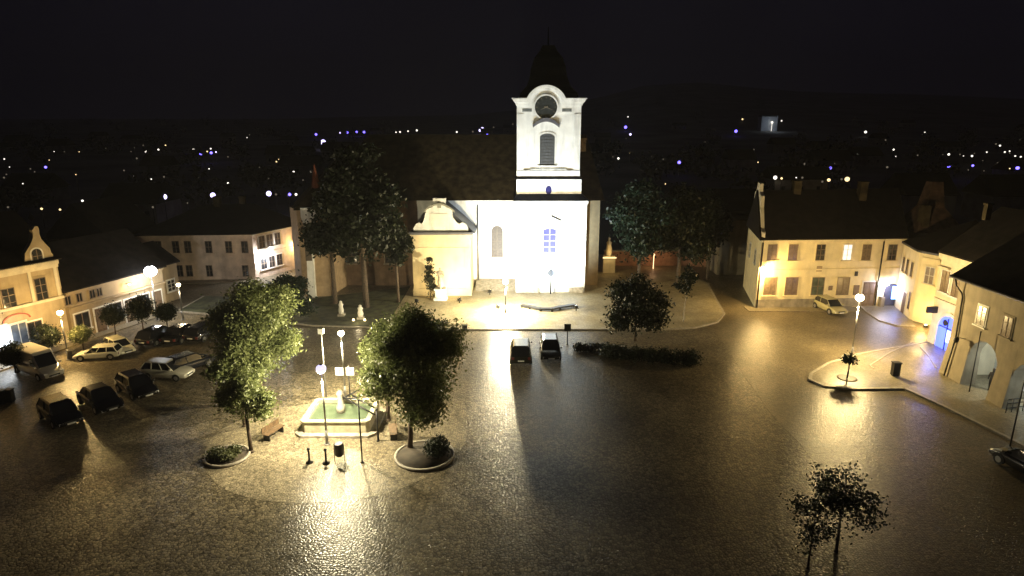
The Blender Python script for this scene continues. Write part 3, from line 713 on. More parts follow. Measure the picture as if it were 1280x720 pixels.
# --- wing + turret block
hW = thing('wing_house', (45, 66, 0), 'narrow cream wing ending in a rounded lamplit corner block', 'house')
W0, W1, W2, W3 = (42.3, 68.0), (41.1, 63.3), (41.95, 61.2), (43.0, 60.6)
m = MB(); m.prism([W0, W1, (41.15, 62.9), W2, (42.4, 60.8), W3, (50, 60.6), (50, 68)], 0, 7.15); wW = m.build('wall', MY, hW)
m = MB(); m.prism([(42.1, 68.1), (40.85, 63.4), (40.9, 62.8), (41.7, 61.0), (42.3, 60.5), (43.0, 60.3), (50.2, 60.3), (50.2, 68.1)], 7.15, 7.35); m.build('eaves_band', M_lead, hW)
m = MB(); base = [(42.1, 68.1, 7.36), (40.85, 63.4, 7.36), (41.7, 60.8, 7.36), (50.2, 60.1, 7.36), (50.2, 68.1, 7.36), (47, 64.5, 10.2)]
m.add(base, [(0, 1, 5), (1, 2, 5), (2, 3, 5), (3, 4, 5), (4, 0, 5), (4, 3, 2, 1, 0)]); m.build('roof', M_roof, hW)
F = Fac(W0, W1)
for k in (1.0, 2.2, 3.6): window(F, wW, k, 4.3, .6, 1.5, 0, MY, M_glass, M_frame, (0, 1), tw=.06)
window(F, wW, 4.3, 1.0, .5, 1.8, 0, MY, M_glass, M_frame, (0, 1), tw=.06); door(F, wW, 2.8, .9, 2.2)
F = Fac((41.2, 62.8), W2); u, z = F.px(1158, 343)
window(F, wW, F.L/2+.05, 4.15, .95, 1.75, 0, MY, M_glassb, M_framew, (1, 1), tw=.1)
m = MB(); F.box(m, 0, F.L, 6.5, 6.75, 0, .12); F.box(m, 0, F.L, .1, .5, 0, .06); build_each(m, 'cornice', MY, wW)
# brown steep stepped roof behind
hT = thing('brown_tower_house', (49, 72, 0), 'steep brown tiled turret roof rising dimly behind the rounded corner block', 'tower')
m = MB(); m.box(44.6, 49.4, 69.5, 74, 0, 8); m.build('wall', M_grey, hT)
m = MB(); skirt(m, 44.2, 49.8, 69.2, 74.3, 8, 45.9, 47.9, 70.8, 72.6, 10.6); skirt(m, 45.9, 47.9, 70.8, 72.6, 10.6, 46.3, 47.5, 71.1, 72.2, 13.4); m.build('roof', roofmat('worn_brown_tiles', (.07, .045, .035), .4), hT)
m = MB(); m.prism([(44.9, 69.6), (45.7, 69.6), (45.7, 70.5), (44.9, 70.5)], 8.5, 11); m.build('dormer', M_roofb, hT)

# --- R2: house with the blue arched doorway
hU = thing('arched_door_house', (40, 53, 0), 'tall cream house with a glowing blue arched doorway', 'house')
U0, U1 = (38.6, 56.3), (38.9, 47.5); zeU = 8.6
m = MB(); m.prism([U0, U1, (48, 47.5), (48, 56.3)], 0, zeU); wU = m.build('wall', M_cream, hU)
gable_roof([U0, U1, (48, 47.5), (48, 56.3)], zeU+.02, 12.6, .25).build('roof', M_roof, hU)
F = Fac(U0, U1)
for px, py in ((1182, 351), (1196, 357)):
    u, z = F.px(px, py); window(F, wU, u, z-1.0, .95, 1.9, 0, M_trim, M_glassb, M_frame, (1, 2))
m = MB(); F.box(m, 0, F.L, 4.2, 4.4, 0, .16); F.box(m, 0, F.L, zeU-.55, zeU-.12, 0, .3); F.box(m, 0, F.L, .1, .7, 0, .08)
u, z = F.px(1182, 335); F.box(m, u-.7, u+.7, z-.08, z+.1, 0, .25); build_each(m, 'cornice', M_cream, wU)
u, z = F.px(1185, 415); h_ = 2.9
m = MB(); F.poly(m, arch_pts(u-1.5, u+1.5, .16, .16+h_+.45, 1.5), 0, .08); dw = m.build('doorway', M_cream, wU)
m = MB(); F.poly(m, arch_pts(u-1.22, u+1.22, .16, .16+h_+.15, 1.22), .05, .1); m.build('lit_glass_door', glow('blue_lit_glass', (.05, .12, 1), 2.8), dw, 'blue glowing arched glass door')
m = MB(); F.box(m, u+.05, u+.75, .9, 2.0, .11, .15); m.build('lit_display', glow('white_lit_display', (.4, .6, 1), 2.2), dw)
m = MB(); F.box(m, u-.04, u+.04, .16, 3.0, .12, .17); F.box(m, u-1.0, u+1.0, 2.1, 2.18, .12, .17)
F.poly(m, [(u-.35+.35*math.cos(a)*.8, 2.55+.3*math.sin(a)) for a in [i*math.pi/4 for i in range(8)]], .12, .16); m.build('door_frame', M_iron, dw)
point(F.p(u, 1.6, 1.3), 260, BLU, .3, hU, 'door_light')
u_, z_ = F.px(1172, 387)
m = MB(); F.poly(m, [(u_-.1, z_-.3), (u_+.1, z_-.3), (u_+.1, z_+.3), (u_-.1, z_+.3)], .05, 1.0); m.build('hanging_sign', M_iron, wU)

# --- R3: arcaded house
hV = thing('arcade_house', (37, 40, 0), 'grey arcaded house with lit vaulted passage behind thick pillars', 'house')
X3, zeV = 35.1, 8.1
m = MB(); m.box(X3, 47, 24, 48.6, 4.6, zeV); wV = m.build('upper_wall', M_grey, hV)
pill = [(46.3, 48.6), (41.9, 43.3), (36.4, 38.4), (30.5, 32.5), (24, 26)]
for y0, y1 in pill:
    m = MB()
    m.add([(X3-.35, y0-.1, 0), (X3-.35, y1+.1, 0), (X3+.9, y1+.1, 0), (X3+.9, y0-.1, 0), (X3, y0, 3.2), (X3, y1, 3.2), (X3+.9, y1, 3.2), (X3+.9, y0, 3.2)],
          [(0, 1, 5, 4), (1, 2, 6, 5), (2, 3, 7, 6), (3, 0, 4, 7), (0, 3, 2, 1), (4, 5, 6, 7)])
    m.box(X3, X3+.9, y0, y1, 3.2, 4.6)
    m.build('pillar', M_grey, hV)
FV = Fac((X3, 24), (X3, 48.6))
for (a, b) in zip(pill[:-1], pill[1:]):
    m = MB()
    lo, hi = b[1]-24, a[0]-24; c_, w_ = (lo+hi)/2, (hi-lo)/2
    for i in range(8):
        t0, t1 = math.pi*i/8, math.pi*(i+1)/8
        p0, p1 = (c_+w_*math.cos(t0), 2.4+1.7*math.sin(t0)), (c_+w_*math.cos(t1), 2.4+1.7*math.sin(t1))
        FV.poly(m, [p0, p1, (p1[0], 4.61), (p0[0], 4.61)], -.88, -.005)
    m.build('arch', M_grey, hV)
m = MB(); m.box(38.7, 47, 24, 48.6, .1, 4.6); inn = m.build('passage_wall', M_white, hV)
m = MB(); m.box(36.01, 38.69, 48.1, 48.55, .1, 4.6); m.build('passage_end_wall', M_cream, hV)
m = MB(); m.box(X3+.9, 38.69, 24, 48.09, 4.4, 4.59); m.build('passage_ceiling', M_trim, hV)
FI = Fac((38.7, 24), (38.7, 48.6)); door(FI, inn, 17.2, 1.2, 2.4); window(FI, inn, 20.6, 1.0, 1.4, 1.7); window(FI, inn, 13.3, 1.0, 1.6, 1.7)
gable_roof([(X3, 48.6), (X3, 24), (47, 24), (47, 48.6)], zeV+.05, 12.5, .5).build('roof', M_roof, hV)
for px, py in ((1229, 387), (1262, 396)):
    u, z = FV.px(px, py); window(FV, wV, u, 5.1, .9, 1.5, 0, M_trim if px < 1240 else M_grey, M_glassb, M_framew if px < 1240 else M_frame, (1, 2))
window(FV, wV, 20.5, 6.2, .01, .01) if False else None
m = MB(); p = FV.p(24.3, 0, .12); m.tube([(X3-.5, 48.5, zeV-.05), (X3-.45, 48.3, zeV-.6), (X3-.1, 48.1, zeV-1.1), (X3-.1, 47.9, zeV-1.4), (X3-.12, 47.8, 3.4), (X3-.5, 47.8, .2)], [.06]*6, 8); m.build('drainpipe', M_iron, hV)
m = MB(); m.cyl((X3-.58, 24, zeV+.02), (X3-.58, 49, zeV+.02), .1, n=8); m.build('gutter', M_iron, hV)
u, z = FV.px(1203, 421); m = MB(); m.tube([(X3, 46.9, 3.6), (X3-.7, 46.9, 3.75)], [.03, .03], 6); m.lathe((X3-.7, 46.9, 3.3), [(.05, 0), (.16, .1), (.2, .35), (.05, .5)], 8); m.build('wall_lantern', M_iron, hV)
chimney(hV, XY(1235, 260, 50), 50, ZY(275, 50), ZY(256, 50), .4, M_roofb)
point((36.9, 43.6, 4.1), 420, (.9, 1, .96), .15, hV, 'passage_light')
point((36.9, 37.2, 4.1), 420, (.8, .95, 1), .15, hV, 'passage_light')
m = MB(); m.lathe((36.9, 43.6, 4.2), [(.22, 0), (.25, .1), (.1, .18)], 12); m.build('ceiling_lamp', glow('ceiling_lamp_glass', (.9, 1, .95), 6), hV)

# low warm wall behind the right trees
gw = thing('boundary_wall', (21, 88, 0), 'low reddish wall glimpsed behind the dark trees right of the church', 'wall')
m = MB(); m.box(13, 31, 88, 88.5, 0, 2.2); m.build('wall', mat('reddish_render', (.34, .17, .11), .85, .2), gw)
m = MB(); m.box(12.9, 31.1, 87.9, 88.6, 2.2, 2.35); m.build('coping', M_stone, gw)

# ================================================================== TREES
def leaf_mesh(name, blobs, n, size, m_, parent, seed=0, squash=1.0):
    """blobs: (centre, radii, weight); thousands of small folded leaves through the volume, denser near the skin"""
    r = np.random.default_rng(seed); C = []; D = []
    W = np.array([b[2] for b in blobs], float); W /= W.sum()
    for (c, rad_, w_), k in zip(blobs, (W*n).astype(int)):
        cl = max(6, k//14)
        d = r.normal(size=(cl, 3)); d /= np.linalg.norm(d, axis=1)[:, None]
        rr = r.random(cl)**.42*(.72+.36*r.random(cl))
        cc = d*rr[:, None]*np.array(rad_)+np.array(c)
        idx = r.integers(0, cl, k); sp = np.array(rad_).mean()*.13+size*.8
        C.append(cc[idx]+r.normal(size=(k, 3))*sp*np.array([1, 1, .7])); D.append(d[idx])
    C = np.concatenate(C); D = np.concatenate(D); k = len(C)
    nn = r.normal(size=(k, 3))+D*.7+np.array([0, 0, .4]); nn /= np.linalg.norm(nn, axis=1)[:, None]
    t = np.cross(nn, r.normal(size=(k, 3))); t /= np.linalg.norm(t, axis=1)[:, None]; b = np.cross(nn, t)
    s = size*(.6+.8*r.random(k))[:, None]
    off = np.array(wloc(parent)) if parent is not None else np.zeros(3)
    V = np.stack([C-t*s, C+b*s*.55+nn*s*.12, C+t*s, C-b*s*.55+nn*s*.12], 1).reshape(-1, 3)-off
    V[:, 2] = np.maximum(V[:, 2], .05-off[2]+.02)
    me = bpy.data.meshes.new(name); me.vertices.add(len(V)); me.vertices.foreach_set('co', V.ravel())
    me.loops.add(4*k); me.loops.foreach_set('vertex_index', np.arange(4*k)); me.polygons.add(k)
    me.polygons.foreach_set('loop_start', np.arange(0, 4*k, 4)); me.polygons.foreach_set('loop_total', np.full(k, 4))
    me.materials.append(m_); me.update(calc_edges=True); me.validate()
    o = bpy.data.objects.new(name, me); COL.objects.link(o); o.parent = parent; return o

def tree(name, x, y, label, h, cw, cb, n=5000, size=.2, m_=M_leafL, tr=.18, bark=M_bark, lobes=7, seed=1, group=None, z0=.04, lean=(0, 0), cat='tree'):
    t = thing(name, (x, y, z0), label, cat, group); r = random.Random(seed)
    m = MB(); cx, cy = x+lean[0], y+lean[1]
    top = Vector((cx, cy, h*.86)); P0 = Vector((x, y, z0)); mid = Vector((x+(cx-x)*.3+r.uniform(-.1, .1), y, cb+.2*(h-cb)*.5))
    m.cyl((x, y, z0), (x, y, z0+.15), tr*1.5, tr*1.1, 10)
    m.tube([P0, mid, P0.lerp(top, .65), top], [tr*1.1, tr*.8, tr*.5, tr*.15], 9)
    blobs = []; ch_ = h-cb; cen = Vector((cx, cy, cb+ch_*.5))
    blobs.append((tuple(cen), (cw*.72, cw*.72, ch_*.46), 2.2))
    for i in range(lobes):
        a = 2*math.pi*i/lobes+r.uniform(-.4, .4); zz = cb+ch_*r.uniform(.2, .8); k = 1-abs((zz-cb)/ch_-.45)*.9
        p = Vector((cx+cw*.62*k*math.cos(a), cy+cw*.62*k*math.sin(a), zz)); rr = cw*r.uniform(.34, .48)
        blobs.append((tuple(p), (rr, rr, rr*.85), 1))
        st = mid.lerp(top, r.uniform(.05, .5)); m.tube([st, st.lerp(p, .5)+Vector((0, 0, .15)), p], [tr*.42, tr*.25, tr*.08], 6)
    blobs.append(((cx, cy, h-cw*.3), (cw*.4, cw*.4, cw*.35), .7))
    m.build('trunk', bark, t); leaf_mesh('crown', blobs, n, size, m_, t, seed)
    return t

tree('linden_tree', -16.2, 35.9, 'small linden left of the fountain with its crown lit bright green', 5.5, 1.75, 2.0, 10000, .095, tr=.12, seed=3)
tree('linden_tree', -18.2, 43.0, 'large linden left of the fountain, tallest, dark with a lit right side', 9.2, 3.5, 1.7, 48000, .1, tr=.2, seed=4)
tree('linden_tree', -18.0, 39.4, 'dark linden at the outer left edge of the fountain trees', 6.4, 2.1, 1.4, 15000, .11, m_=M_leafL, tr=.13, seed=14)
tree('linden_tree', -6.4, 36.3, 'large linden right of the fountain, lit yellow green on its left side', 9.0, 3.45, 2.1, 48000, .092, tr=.16, seed=5, lean=(.4, .6))
tree('linden_tree', -8.5, 40.2, 'bright yellow green lit linden right behind the fountain', 7.2, 1.9, 2.2, 16000, .085, tr=.13, seed=6)
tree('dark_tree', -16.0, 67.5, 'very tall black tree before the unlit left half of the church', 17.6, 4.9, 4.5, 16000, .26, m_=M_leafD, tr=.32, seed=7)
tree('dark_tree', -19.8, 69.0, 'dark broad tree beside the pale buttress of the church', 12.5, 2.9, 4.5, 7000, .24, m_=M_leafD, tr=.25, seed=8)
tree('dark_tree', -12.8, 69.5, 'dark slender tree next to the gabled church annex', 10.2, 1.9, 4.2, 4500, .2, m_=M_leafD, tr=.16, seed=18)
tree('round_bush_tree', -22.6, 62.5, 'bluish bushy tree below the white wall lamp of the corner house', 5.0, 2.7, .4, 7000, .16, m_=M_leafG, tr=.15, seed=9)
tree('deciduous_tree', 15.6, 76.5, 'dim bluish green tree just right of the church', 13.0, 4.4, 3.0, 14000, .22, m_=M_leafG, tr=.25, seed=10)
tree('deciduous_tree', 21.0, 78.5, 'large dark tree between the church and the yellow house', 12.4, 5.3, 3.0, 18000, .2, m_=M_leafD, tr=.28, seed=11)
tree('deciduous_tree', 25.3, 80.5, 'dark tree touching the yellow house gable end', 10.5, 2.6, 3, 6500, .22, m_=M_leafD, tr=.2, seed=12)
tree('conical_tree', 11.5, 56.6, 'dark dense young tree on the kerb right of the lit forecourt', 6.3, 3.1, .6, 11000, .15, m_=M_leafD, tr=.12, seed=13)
tree('young_birch', 17.4, 62.0, 'thin young tree with a pale lit trunk right of the forecourt', 6.0, 1.2, 2.7, 1300, .13, m_=M_leafD, tr=.07, bark=M_barkp, seed=15)
tree('sapling', 15.5, 26.4, 'sparse young tree in the dark foreground beside the bright road', 4.6, 2.1, 1.3, 3200, .075, m_=M_leafD, tr=.07, seed=16)
tree('sapling', 13.6, 25.2, 'low sparse sapling left of the foreground tree', 3.9, 1.5, 1.2, 1600, .07, m_=M_leafD, tr=.05, seed=17)
def ball_tree(x, y, r, zc, label, leaves=M_leafB, seed=1, n=6500, group=None, base=.14):
    t = thing('ball_tree', (x, y, base), label, 'tree', group)
    m = MB(); m.tube([(x, y, base), (x+.03, y, zc*.5), (x, y, zc)], [.07, .055, .04], 8); m.build('trunk', M_bark, t)
    leaf_mesh('crown', [((x, y, zc), (r*.93, r*.93, r*.9), 1)], n, .085, leaves, t, seed)
def ball_at(px, py, rpx, gy, label, **k):
    p = G(px, gy); d = ray(px, py); fw = p.y*CC+5*SS; zc = ZY(py, p.y); ball_tree(p.x, p.y, rpx/FPX*(p.y*CC+(CH-zc)*SS), zc, label, **k)
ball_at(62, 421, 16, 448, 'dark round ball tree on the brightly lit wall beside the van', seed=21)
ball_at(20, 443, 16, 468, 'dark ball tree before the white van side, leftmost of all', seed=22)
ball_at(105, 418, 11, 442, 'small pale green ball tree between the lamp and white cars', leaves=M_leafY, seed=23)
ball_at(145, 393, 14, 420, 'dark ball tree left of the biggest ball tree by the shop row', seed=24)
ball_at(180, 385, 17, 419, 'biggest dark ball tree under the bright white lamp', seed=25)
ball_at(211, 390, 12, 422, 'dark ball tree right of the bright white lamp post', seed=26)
ball_at(1058.5, 449, 8, 475, 'tiny ball tree on the lamp island with a round grate', leaves=M_leafD, seed=27, n=900, base=.17)
g_ = G(1058.5, 475); m = MB(); m.lathe((g_.x, g_.y, .16), [(.75, 0), (.75, .03), (.6, .035), (.1, .035)], 20); structure(m.build('tree_grate', mat('rusty_grate', (.09, .06, .035), .6, .2)))

# shrubs and planting beds
def bed(px, py, rx, ry, label, cl, leaves, seed, hh=.5, n=1500):
    c = G(px, py); t = thing('planting_bed', (c.x, c.y, .03), label, 'planter')
    m = MB(); m.lathe((c.x, c.y, .03), [(rx, 0), (rx, .16), (rx-.16, .16), (rx-.16, .10)], 28); m.build('kerb_ring', M_kerb, t)
    m = MB(); m.lathe((c.x, c.y, .05), [(rx-.14, .0), (rx-.14, .117)], 28); m.build('soil', mat('soil', (.04, .03, .02), .9, .3), t)
    for k, (dx, dy, r_) in enumerate(cl):
        leaf_mesh('shrub', [((c.x+dx, c.y+dy, hh*.5+.1), (r_, r_, hh*.6), 1)], n, .07, leaves, t, seed+k)
bed(284, 572, 1.35, 1.2, 'round planting bed with pale flowers left of the fountain', [(-.5, -.2, .6), (.2, -.4, .5), (.3, .3, .4)], M_leafY, 31)
bed(531, 571, 1.85, 1.2, 'round kerbed bed right of the fountain holding a dark shrub', [(.65, 0, .75), (.9, .5, .55)], M_leafD, 35, .9, 1800)
c_ = G(517, 577); 
def hedge(name, A, B, w, h, label, seed, n):
    A, B = Vector((*A, 0)), Vector((*B, 0)); t = thing(name, ((A.x+B.x)/2, (A.y+B.y)/2, .03), label, 'hedge')
    k = 7; bl = []
    rr = random.Random(seed)
    for i in range(k):
        p = A.lerp(B, (i+.5)/k); bl.append(((p.x, p.y, h*.5), ((B-A).length/k*.75, w*.5, h*rr.uniform(.45, .6)), 1))
    leaf_mesh('foliage', bl, n, .1, M_leafD, t, seed)
    m = MB()
    for i in range(k): p = A.lerp(B, (i+.5)/k); m.tube([(p.x, p.y, .03), (p.x+.05, p.y, h*.7)], [.03, .015], 5)
    m.build('stems', M_bark, t)
hedge('hedge', (7.9, 52.3), (15.6, 50.4), 1.7, 1.25, 'long dark clipped hedge in the square right of the cars', 41, 9000)
hedge('hedge', (5.7, 54.0), (9.4, 53.6), .9, .7, 'short low dark hedge nearest the two parked cars', 42, 3000)
hedge('shrub_row', (-11.9, 61.2), (-6.2, 60.7), .9, .8, 'low shrubs on the kerb left of the lit forecourt', 43, 1500)

# ================================================================== STREET LAMPS
def street_lamp(px, gy, hy, label, col, power, gm, r=.24, arm=0, ground=None, cat='street lamp', lz=.45, poleM=M_pole, spotdown=False, lx=0):
    p = ground or G(px, gy); z = ZY(hy, p.y)
    t = thing('street_lamp', (p.x, p.y, .04), label, cat)
    m = MB(); m.cyl((p.x, p.y, .04), (p.x, p.y, 1.0), .10, .09, 12); m.cyl((p.x, p.y, 1.0), (p.x, p.y, z-r*.7), .065, .045, 10); m.cyl((p.x, p.y, .04), (p.x, p.y, .1), .2, .18, 12); m.build('pole', poleM, t)
    m = MB(); m.ball((p.x, p.y, z), r, 14, .9); m.build('globe', gm, t)
    m = MB(); m.lathe((p.x, p.y, z+r*.75), [(r*.4, 0), (r*.3, .05), (.02, .1)], 12); m.build('lamp_cap', M_iron, t)
    point((p.x+lx, p.y-.02, z-r-lz), power, col, .2, t)
    return t, p, z
GW = glow('globe_white', (.95, .97, 1), 30); GV = glow('globe_violet', (.74, .68, 1), 1.3); GWa = glow('globe_warm', (1, .82, .5), 28); GS = glow('globe_sodium', (1, .7, .3), 22)
street_lamp(409, 556, 461, 'violet white globe lamp on a pole in front of the fountain', (1, .86, .55), 7000, GV, .32)
street_lamp(432, 498, 416.5, 'tall lamp with square white head behind the fountain', (1, .86, .50), 8500, GWa, .23)
street_lamp(1064, 447, 372, 'warm lamp on a tall pole on the right pavement island', (1, .73, .31), 8500, GWa, .34)
street_lamp(86, 450, 391, 'yellow lamp on a pole before the gabled house wall', SOD, 2300, GS, .24)
street_lamp(197, 400, 339, 'dazzling white lamp beside the biggest ball tree', WHT, 1000, glow('globe_dazzling', (.95, .97, 1), 14), .6)
street_lamp(229, 400, 356, 'small warm lamp right of the dazzling white lamp', WARM, 350, GWa, .2)
street_lamp(632, 393, 352, 'thin lamp post standing on the glaring forecourt behind the two cars', (1, .85, .52), 17000, glow('glare_globe', (1, .93, .72), 40), .3)
# unlit lamp
p = G(418, 498); t = thing('street_lamp', (p.x, p.y, .04), 'unlit lamp on a thin pole left of the square-headed lamp', 'street lamp')
m = MB(); z = ZY(417, p.y); m.cyl((p.x-.6, p.y, .04), (p.x-.6, p.y, z), .06, .045, 8); m.build('pole', M_pole, t); m = MB(); m.box(p.x-.78, p.x-.42, p.y-.15, p.y+.15, z, z+.4); m.build('lamp_head', mat('unlit_lamp_glass', (.35, .35, .33), .3), t)
def wall_lamp(pos, n, label, col, power, gm, r=.16, off=.5, name='wall_lamp'):
    p = Vector(pos); t = thing(name, p, label, 'wall lamp')
    m = MB(); m.tube([p, p+n*off*.6+Vector((0, 0, .12)), p+n*off+Vector((0, 0, r))], [.03, .03, .03], 6); m.build('bracket', M_iron, t)
    m = MB(); m.ball(p+n*off, r, 12); m.build('globe', gm, t)
    m = MB(); m.lathe(p+n*off+Vector((0, 0, r*.8)), [(r*.9, 0), (.03, .1)], 10); m.build('lamp_cap', M_iron, t)
    point(p+n*(off+.25)-Vector((0, 0, r+.15)), power, col, .12, t); return t
F = Fac(B0, B1); u, z = F.px(157, 355); wall_lamp(F.p(u, z), F.n, 'small warm lamp on the upper wall of the shop row', SOD, 90, GS, .12)
F = Fac(P0, P1); u, z = F.px(320, 330)
F = Fac(P1, P2); wall_lamp(F.p(1.6, 3.3), F.n, 'intense white lamp on the bend of the pale corner house', WHT, 1200, GW, .3, .6)
wall_lamp(F.p(7.2, 3.6), F.n, 'yellow lamp at the far end of the pale corner house', SOD, 600, GS, .14, .6)
F = Fac(Q0, Q1); u, z = F.px(951, 334); wall_lamp(F.p(u, z), F.n, 'strong yellow lamp at the left corner of the yellow house', SOD, 2200, GS, .3, .7)
u, z = F.px(1105, 352); wall_lamp(F.p(u, z), F.n, 'cold white lamp above the blue-lit portal', VIO, 320, GW, .3, .5)
F = Fac(U0, U1); 
p = Vector((41.3, 61.0, .16)); t = thing('ground_uplight', (p.x-.3, p.y-.6, .15), 'warm uplight at the foot of the rounded corner block', 'floodlight')
m = MB(); m.lathe((p.x-.3, p.y-.6, .15), [(.2, 0), (.22, .12), (.1, .2)], 12); m.build('housing', M_iron, t); m = MB(); m.lathe((p.x-.3, p.y-.6, .36), [(.14, 0), (.1, .05)], 10); m.build('lens', glow('uplight_lens', (1, .75, .35), 10), t)
point((p.x-.8, p.y-.9, 1.3), 520, SOD, .3, t)

# ================================================================== FLOODLIGHTS at the church
def flood(x, y, to, label, col, power, ang=110, blend=.8, gm=None, z=.6):
    t = thing('floodlight', (x, y, .15), label, 'floodlight'); d = (Vector(to)-Vector((x, y, z))).normalized()
    m = MB(); m.box(x-.05, x+.05, y-.05, y+.05, .15, z-.2); m.box(x-.3, x+.3, y-.04, y+.04, z-.22, z-.16); m.build('stand', M_iron, t)
    c = Vector((x, y, z)); m = MB(); m.cyl(c-d*.18, c+d*.05, .14, .24, 12); m.build('housing', M_iron, t)
    m = MB(); m.cyl(c+d*.052, c+d*.07, .21, .21, 12); m.build('lens', gm, t)
    spot(tuple(c+d*.12), to, power, col, ang, blend, .12, t); return t
GF = glow('flood_lens_white', (.85, .92, 1), 20); GFy = glow('flood_lens_yellow', (1, .8, .4), 20)
flood(-1.5, 66.3, (3.0, 73.6, 8), 'white floodlight on the forecourt left of the church tower', (.72, .88, 1.0), 19000, 104, gm=GF)
flood(6.9, 66.0, (5.0, 73.6, 8.5), 'white floodlight on the forecourt right of the church tower', (.72, .88, 1.0), 13500, 100, gm=GF)
flood(-5.9, 69.0, (-8.0, 72.2, 3.5), 'yellow floodlight close in front of the gabled annex', (1, .75, .36), 1900, 130, gm=GFy)
flood(-2.6, 72.5, (-2.0, 77, 5), 'warm floodlight at the nave wall between annex and tower', (1, .88, .62), 1300, 120, gm=GFy)
flood(-10.6, 68.4, (-9.5, 72.2, 3), 'yellow floodlight at the outer corner of the annex', (1, .74, .34), 500, 100, gm=GFy)

# ================================================================== FOUNTAIN
fx0, fx1, fy0, fy1 = -13.75, -9.35, 38.1, 41.6
ft = thing('fountain', ((fx0+fx1)/2, (fy0+fy1)/2, .04), 'pale stone fountain basin with cut corners and greenish water', 'fountain')
def octo(x0, x1, y0, y1, c): return [(x0+c, y0), (x1-c, y0), (x1, y0+c), (x1, y1-c), (x1-c, y1), (x0+c, y1), (x0, y1-c), (x0, y0+c)]
m = MB(); m.prism(octo(fx0-.45, fx1+.45, fy0-.45, fy1+.45, .45), .04, .2); m.build('step', M_stone, ft)
def ring(m, o, i, z0, z1):
    n = len(o); v = [(*p, z0) for p in o]+[(*p, z1) for p in o]+[(*p, z0) for p in i]+[(*p, z1) for p in i]
    m.add(v, [(k, (k+1) % n, (k+1) % n+n, k+n) for k in range(n)]+[(k+2*n, k+3*n, (k+1) % n+3*n, (k+1) % n+2*n) for k in range(n)]+[(k+n, (k+1) % n+n, (k+1) % n+3*n, k+3*n) for k in range(n)]+[(k, k+2*n, (k+1) % n+2*n, (k+1) % n) for k in range(n)])
m = MB(); ring(m, octo(fx0, fx1, fy0, fy1, .2), octo(fx0+.28, fx1-.28, fy0+.28, fy1-.28, .16), .2, .95)
ring(m, octo(fx0-.08, fx1+.08, fy0-.08, fy1+.08, .21), octo(fx0+.24, fx1-.24, fy0+.24, fy1-.24, .16), .95, 1.05)
m.build('basin', mat('pale_sandstone', (.46, .42, .30), .7, .15, 2.5, .4, 12, stain=.3), ft)
m = MB(); m.prism(octo(fx0+.29, fx1-.29, fy0+.29, fy1-.29, .155), .3, .82); m.build('water', M_water, ft)
cx_, cy_ = -11.6, 39.9; m = MB(); m.lathe((cx_, cy_, .8), [(.3, 0), (.3, .5), (.2, .6), (.2, 1.3), (.28, 1.4), (.1, 1.6)], 12); m.build('spout_column', M_stone, ft)
m = MB(); 
for a, b in (((-11.4, 39.9, 1.9), (-9.0, 38.6, 1.25)), ((-10.9, 40.1, 2.0), (-9.1, 39.6, 1.2)), ((-11.3, 40.2, 1.8), (-10.2, 40.6, 2.3)), ((-11.4, 39.9, 1.8), (-10.3, 39.2, 2.15)), ((-10.3, 39.2, 2.15), (-8.9, 38.9, 1.5))): m.tube([a, b], [.07, .05], 7)
m.build('metal_spouts', M_iron, ft)
# posts, bin, sign poles, benches around the fountain
def bollard(px, py, label, h=.95, group=None):
    p = G(px, py); t = thing('bollard', (p.x, p.y, .04), label, 'bollard', group)
    m = MB(); m.lathe((p.x, p.y, .04), [(.22, 0), (.22, .06), (.07, .1), (.055, h-.12), (.09, h-.1), (.09, h), (.03, h+.05)], 12); m.build('post', M_iron, t)
    m = MB(); m.lathe((p.x, p.y, h-.05), [(.12, 0), (.12, .04)], 12); m.build('collar', M_pole, t)
bollard(387, 579, 'left thin iron post in front of the fountain')
bollard(408, 580, 'thin iron post between the left post and the bin')
p = G(425, 578); t = thing('litter_bin', (p.x, p.y, .04), 'dark litter bin on posts in front of the fountain', 'litter bin')
m = MB(); m.lathe((p.x, p.y, .45), [(.2, 0), (.26, .08), (.28, .75), (.3, .8), (.22, .82)], 14); m.build('bin_body', M_iron, t)
m = MB(); [m.cyl((p.x+s*.3, p.y, .04), (p.x+s*.3, p.y, 1.15), .025, n=6) for s in (-1, 1)]; m.build('bin_frame', M_pole, t)
def thin_pole(gx, gy, ty, label, r=.04, cat='pole', name='thin_pole', cap=True, m_=M_iron):
    p = G(gx, gy); z = ZY(ty, p.y); t = thing(name, (p.x, p.y, .04), label, cat)
    m = MB(); m.cyl((p.x, p.y, .04), (p.x, p.y, z), r*1.3, r, 8); m.cyl((p.x, p.y, .04), (p.x, p.y, .12), .12, .1, 10); m.build('shaft', m_, t)
    if cap: m = MB(); m.ball((p.x, p.y, z), r*1.8, 8); m.build('finial', m_, t)
    return t, p, z
thin_pole(453, 579, 501, 'thin dark pole leaning over the right end of the fountain')
t, p, z = thin_pole(439, 515, 458, 'signpost with two square white signs behind the fountain', cat='signpost', name='signpost', cap=False)
for dx in (-.62, 0.12):
    m = MB(); m.box(p.x+dx-.28, p.x+dx+.28, p.y-.05, p.y-.02, z-.65, z-.08); s_ = m.build('sign_panel', mat('white_sign', (.75, .75, .7), .4, .03), t)
    m = MB(); m.box(p.x+dx-.05, p.x+dx+.05, p.y-.057, p.y-.051, z-.55, z-.2); m.box(p.x+dx-.05, p.x+dx+.14, p.y-.058, p.y-.052, z-.3, z-.2); m.build('sign_mark', mat('sign_blue_grey', (.18, .2, .22), .5), s_)
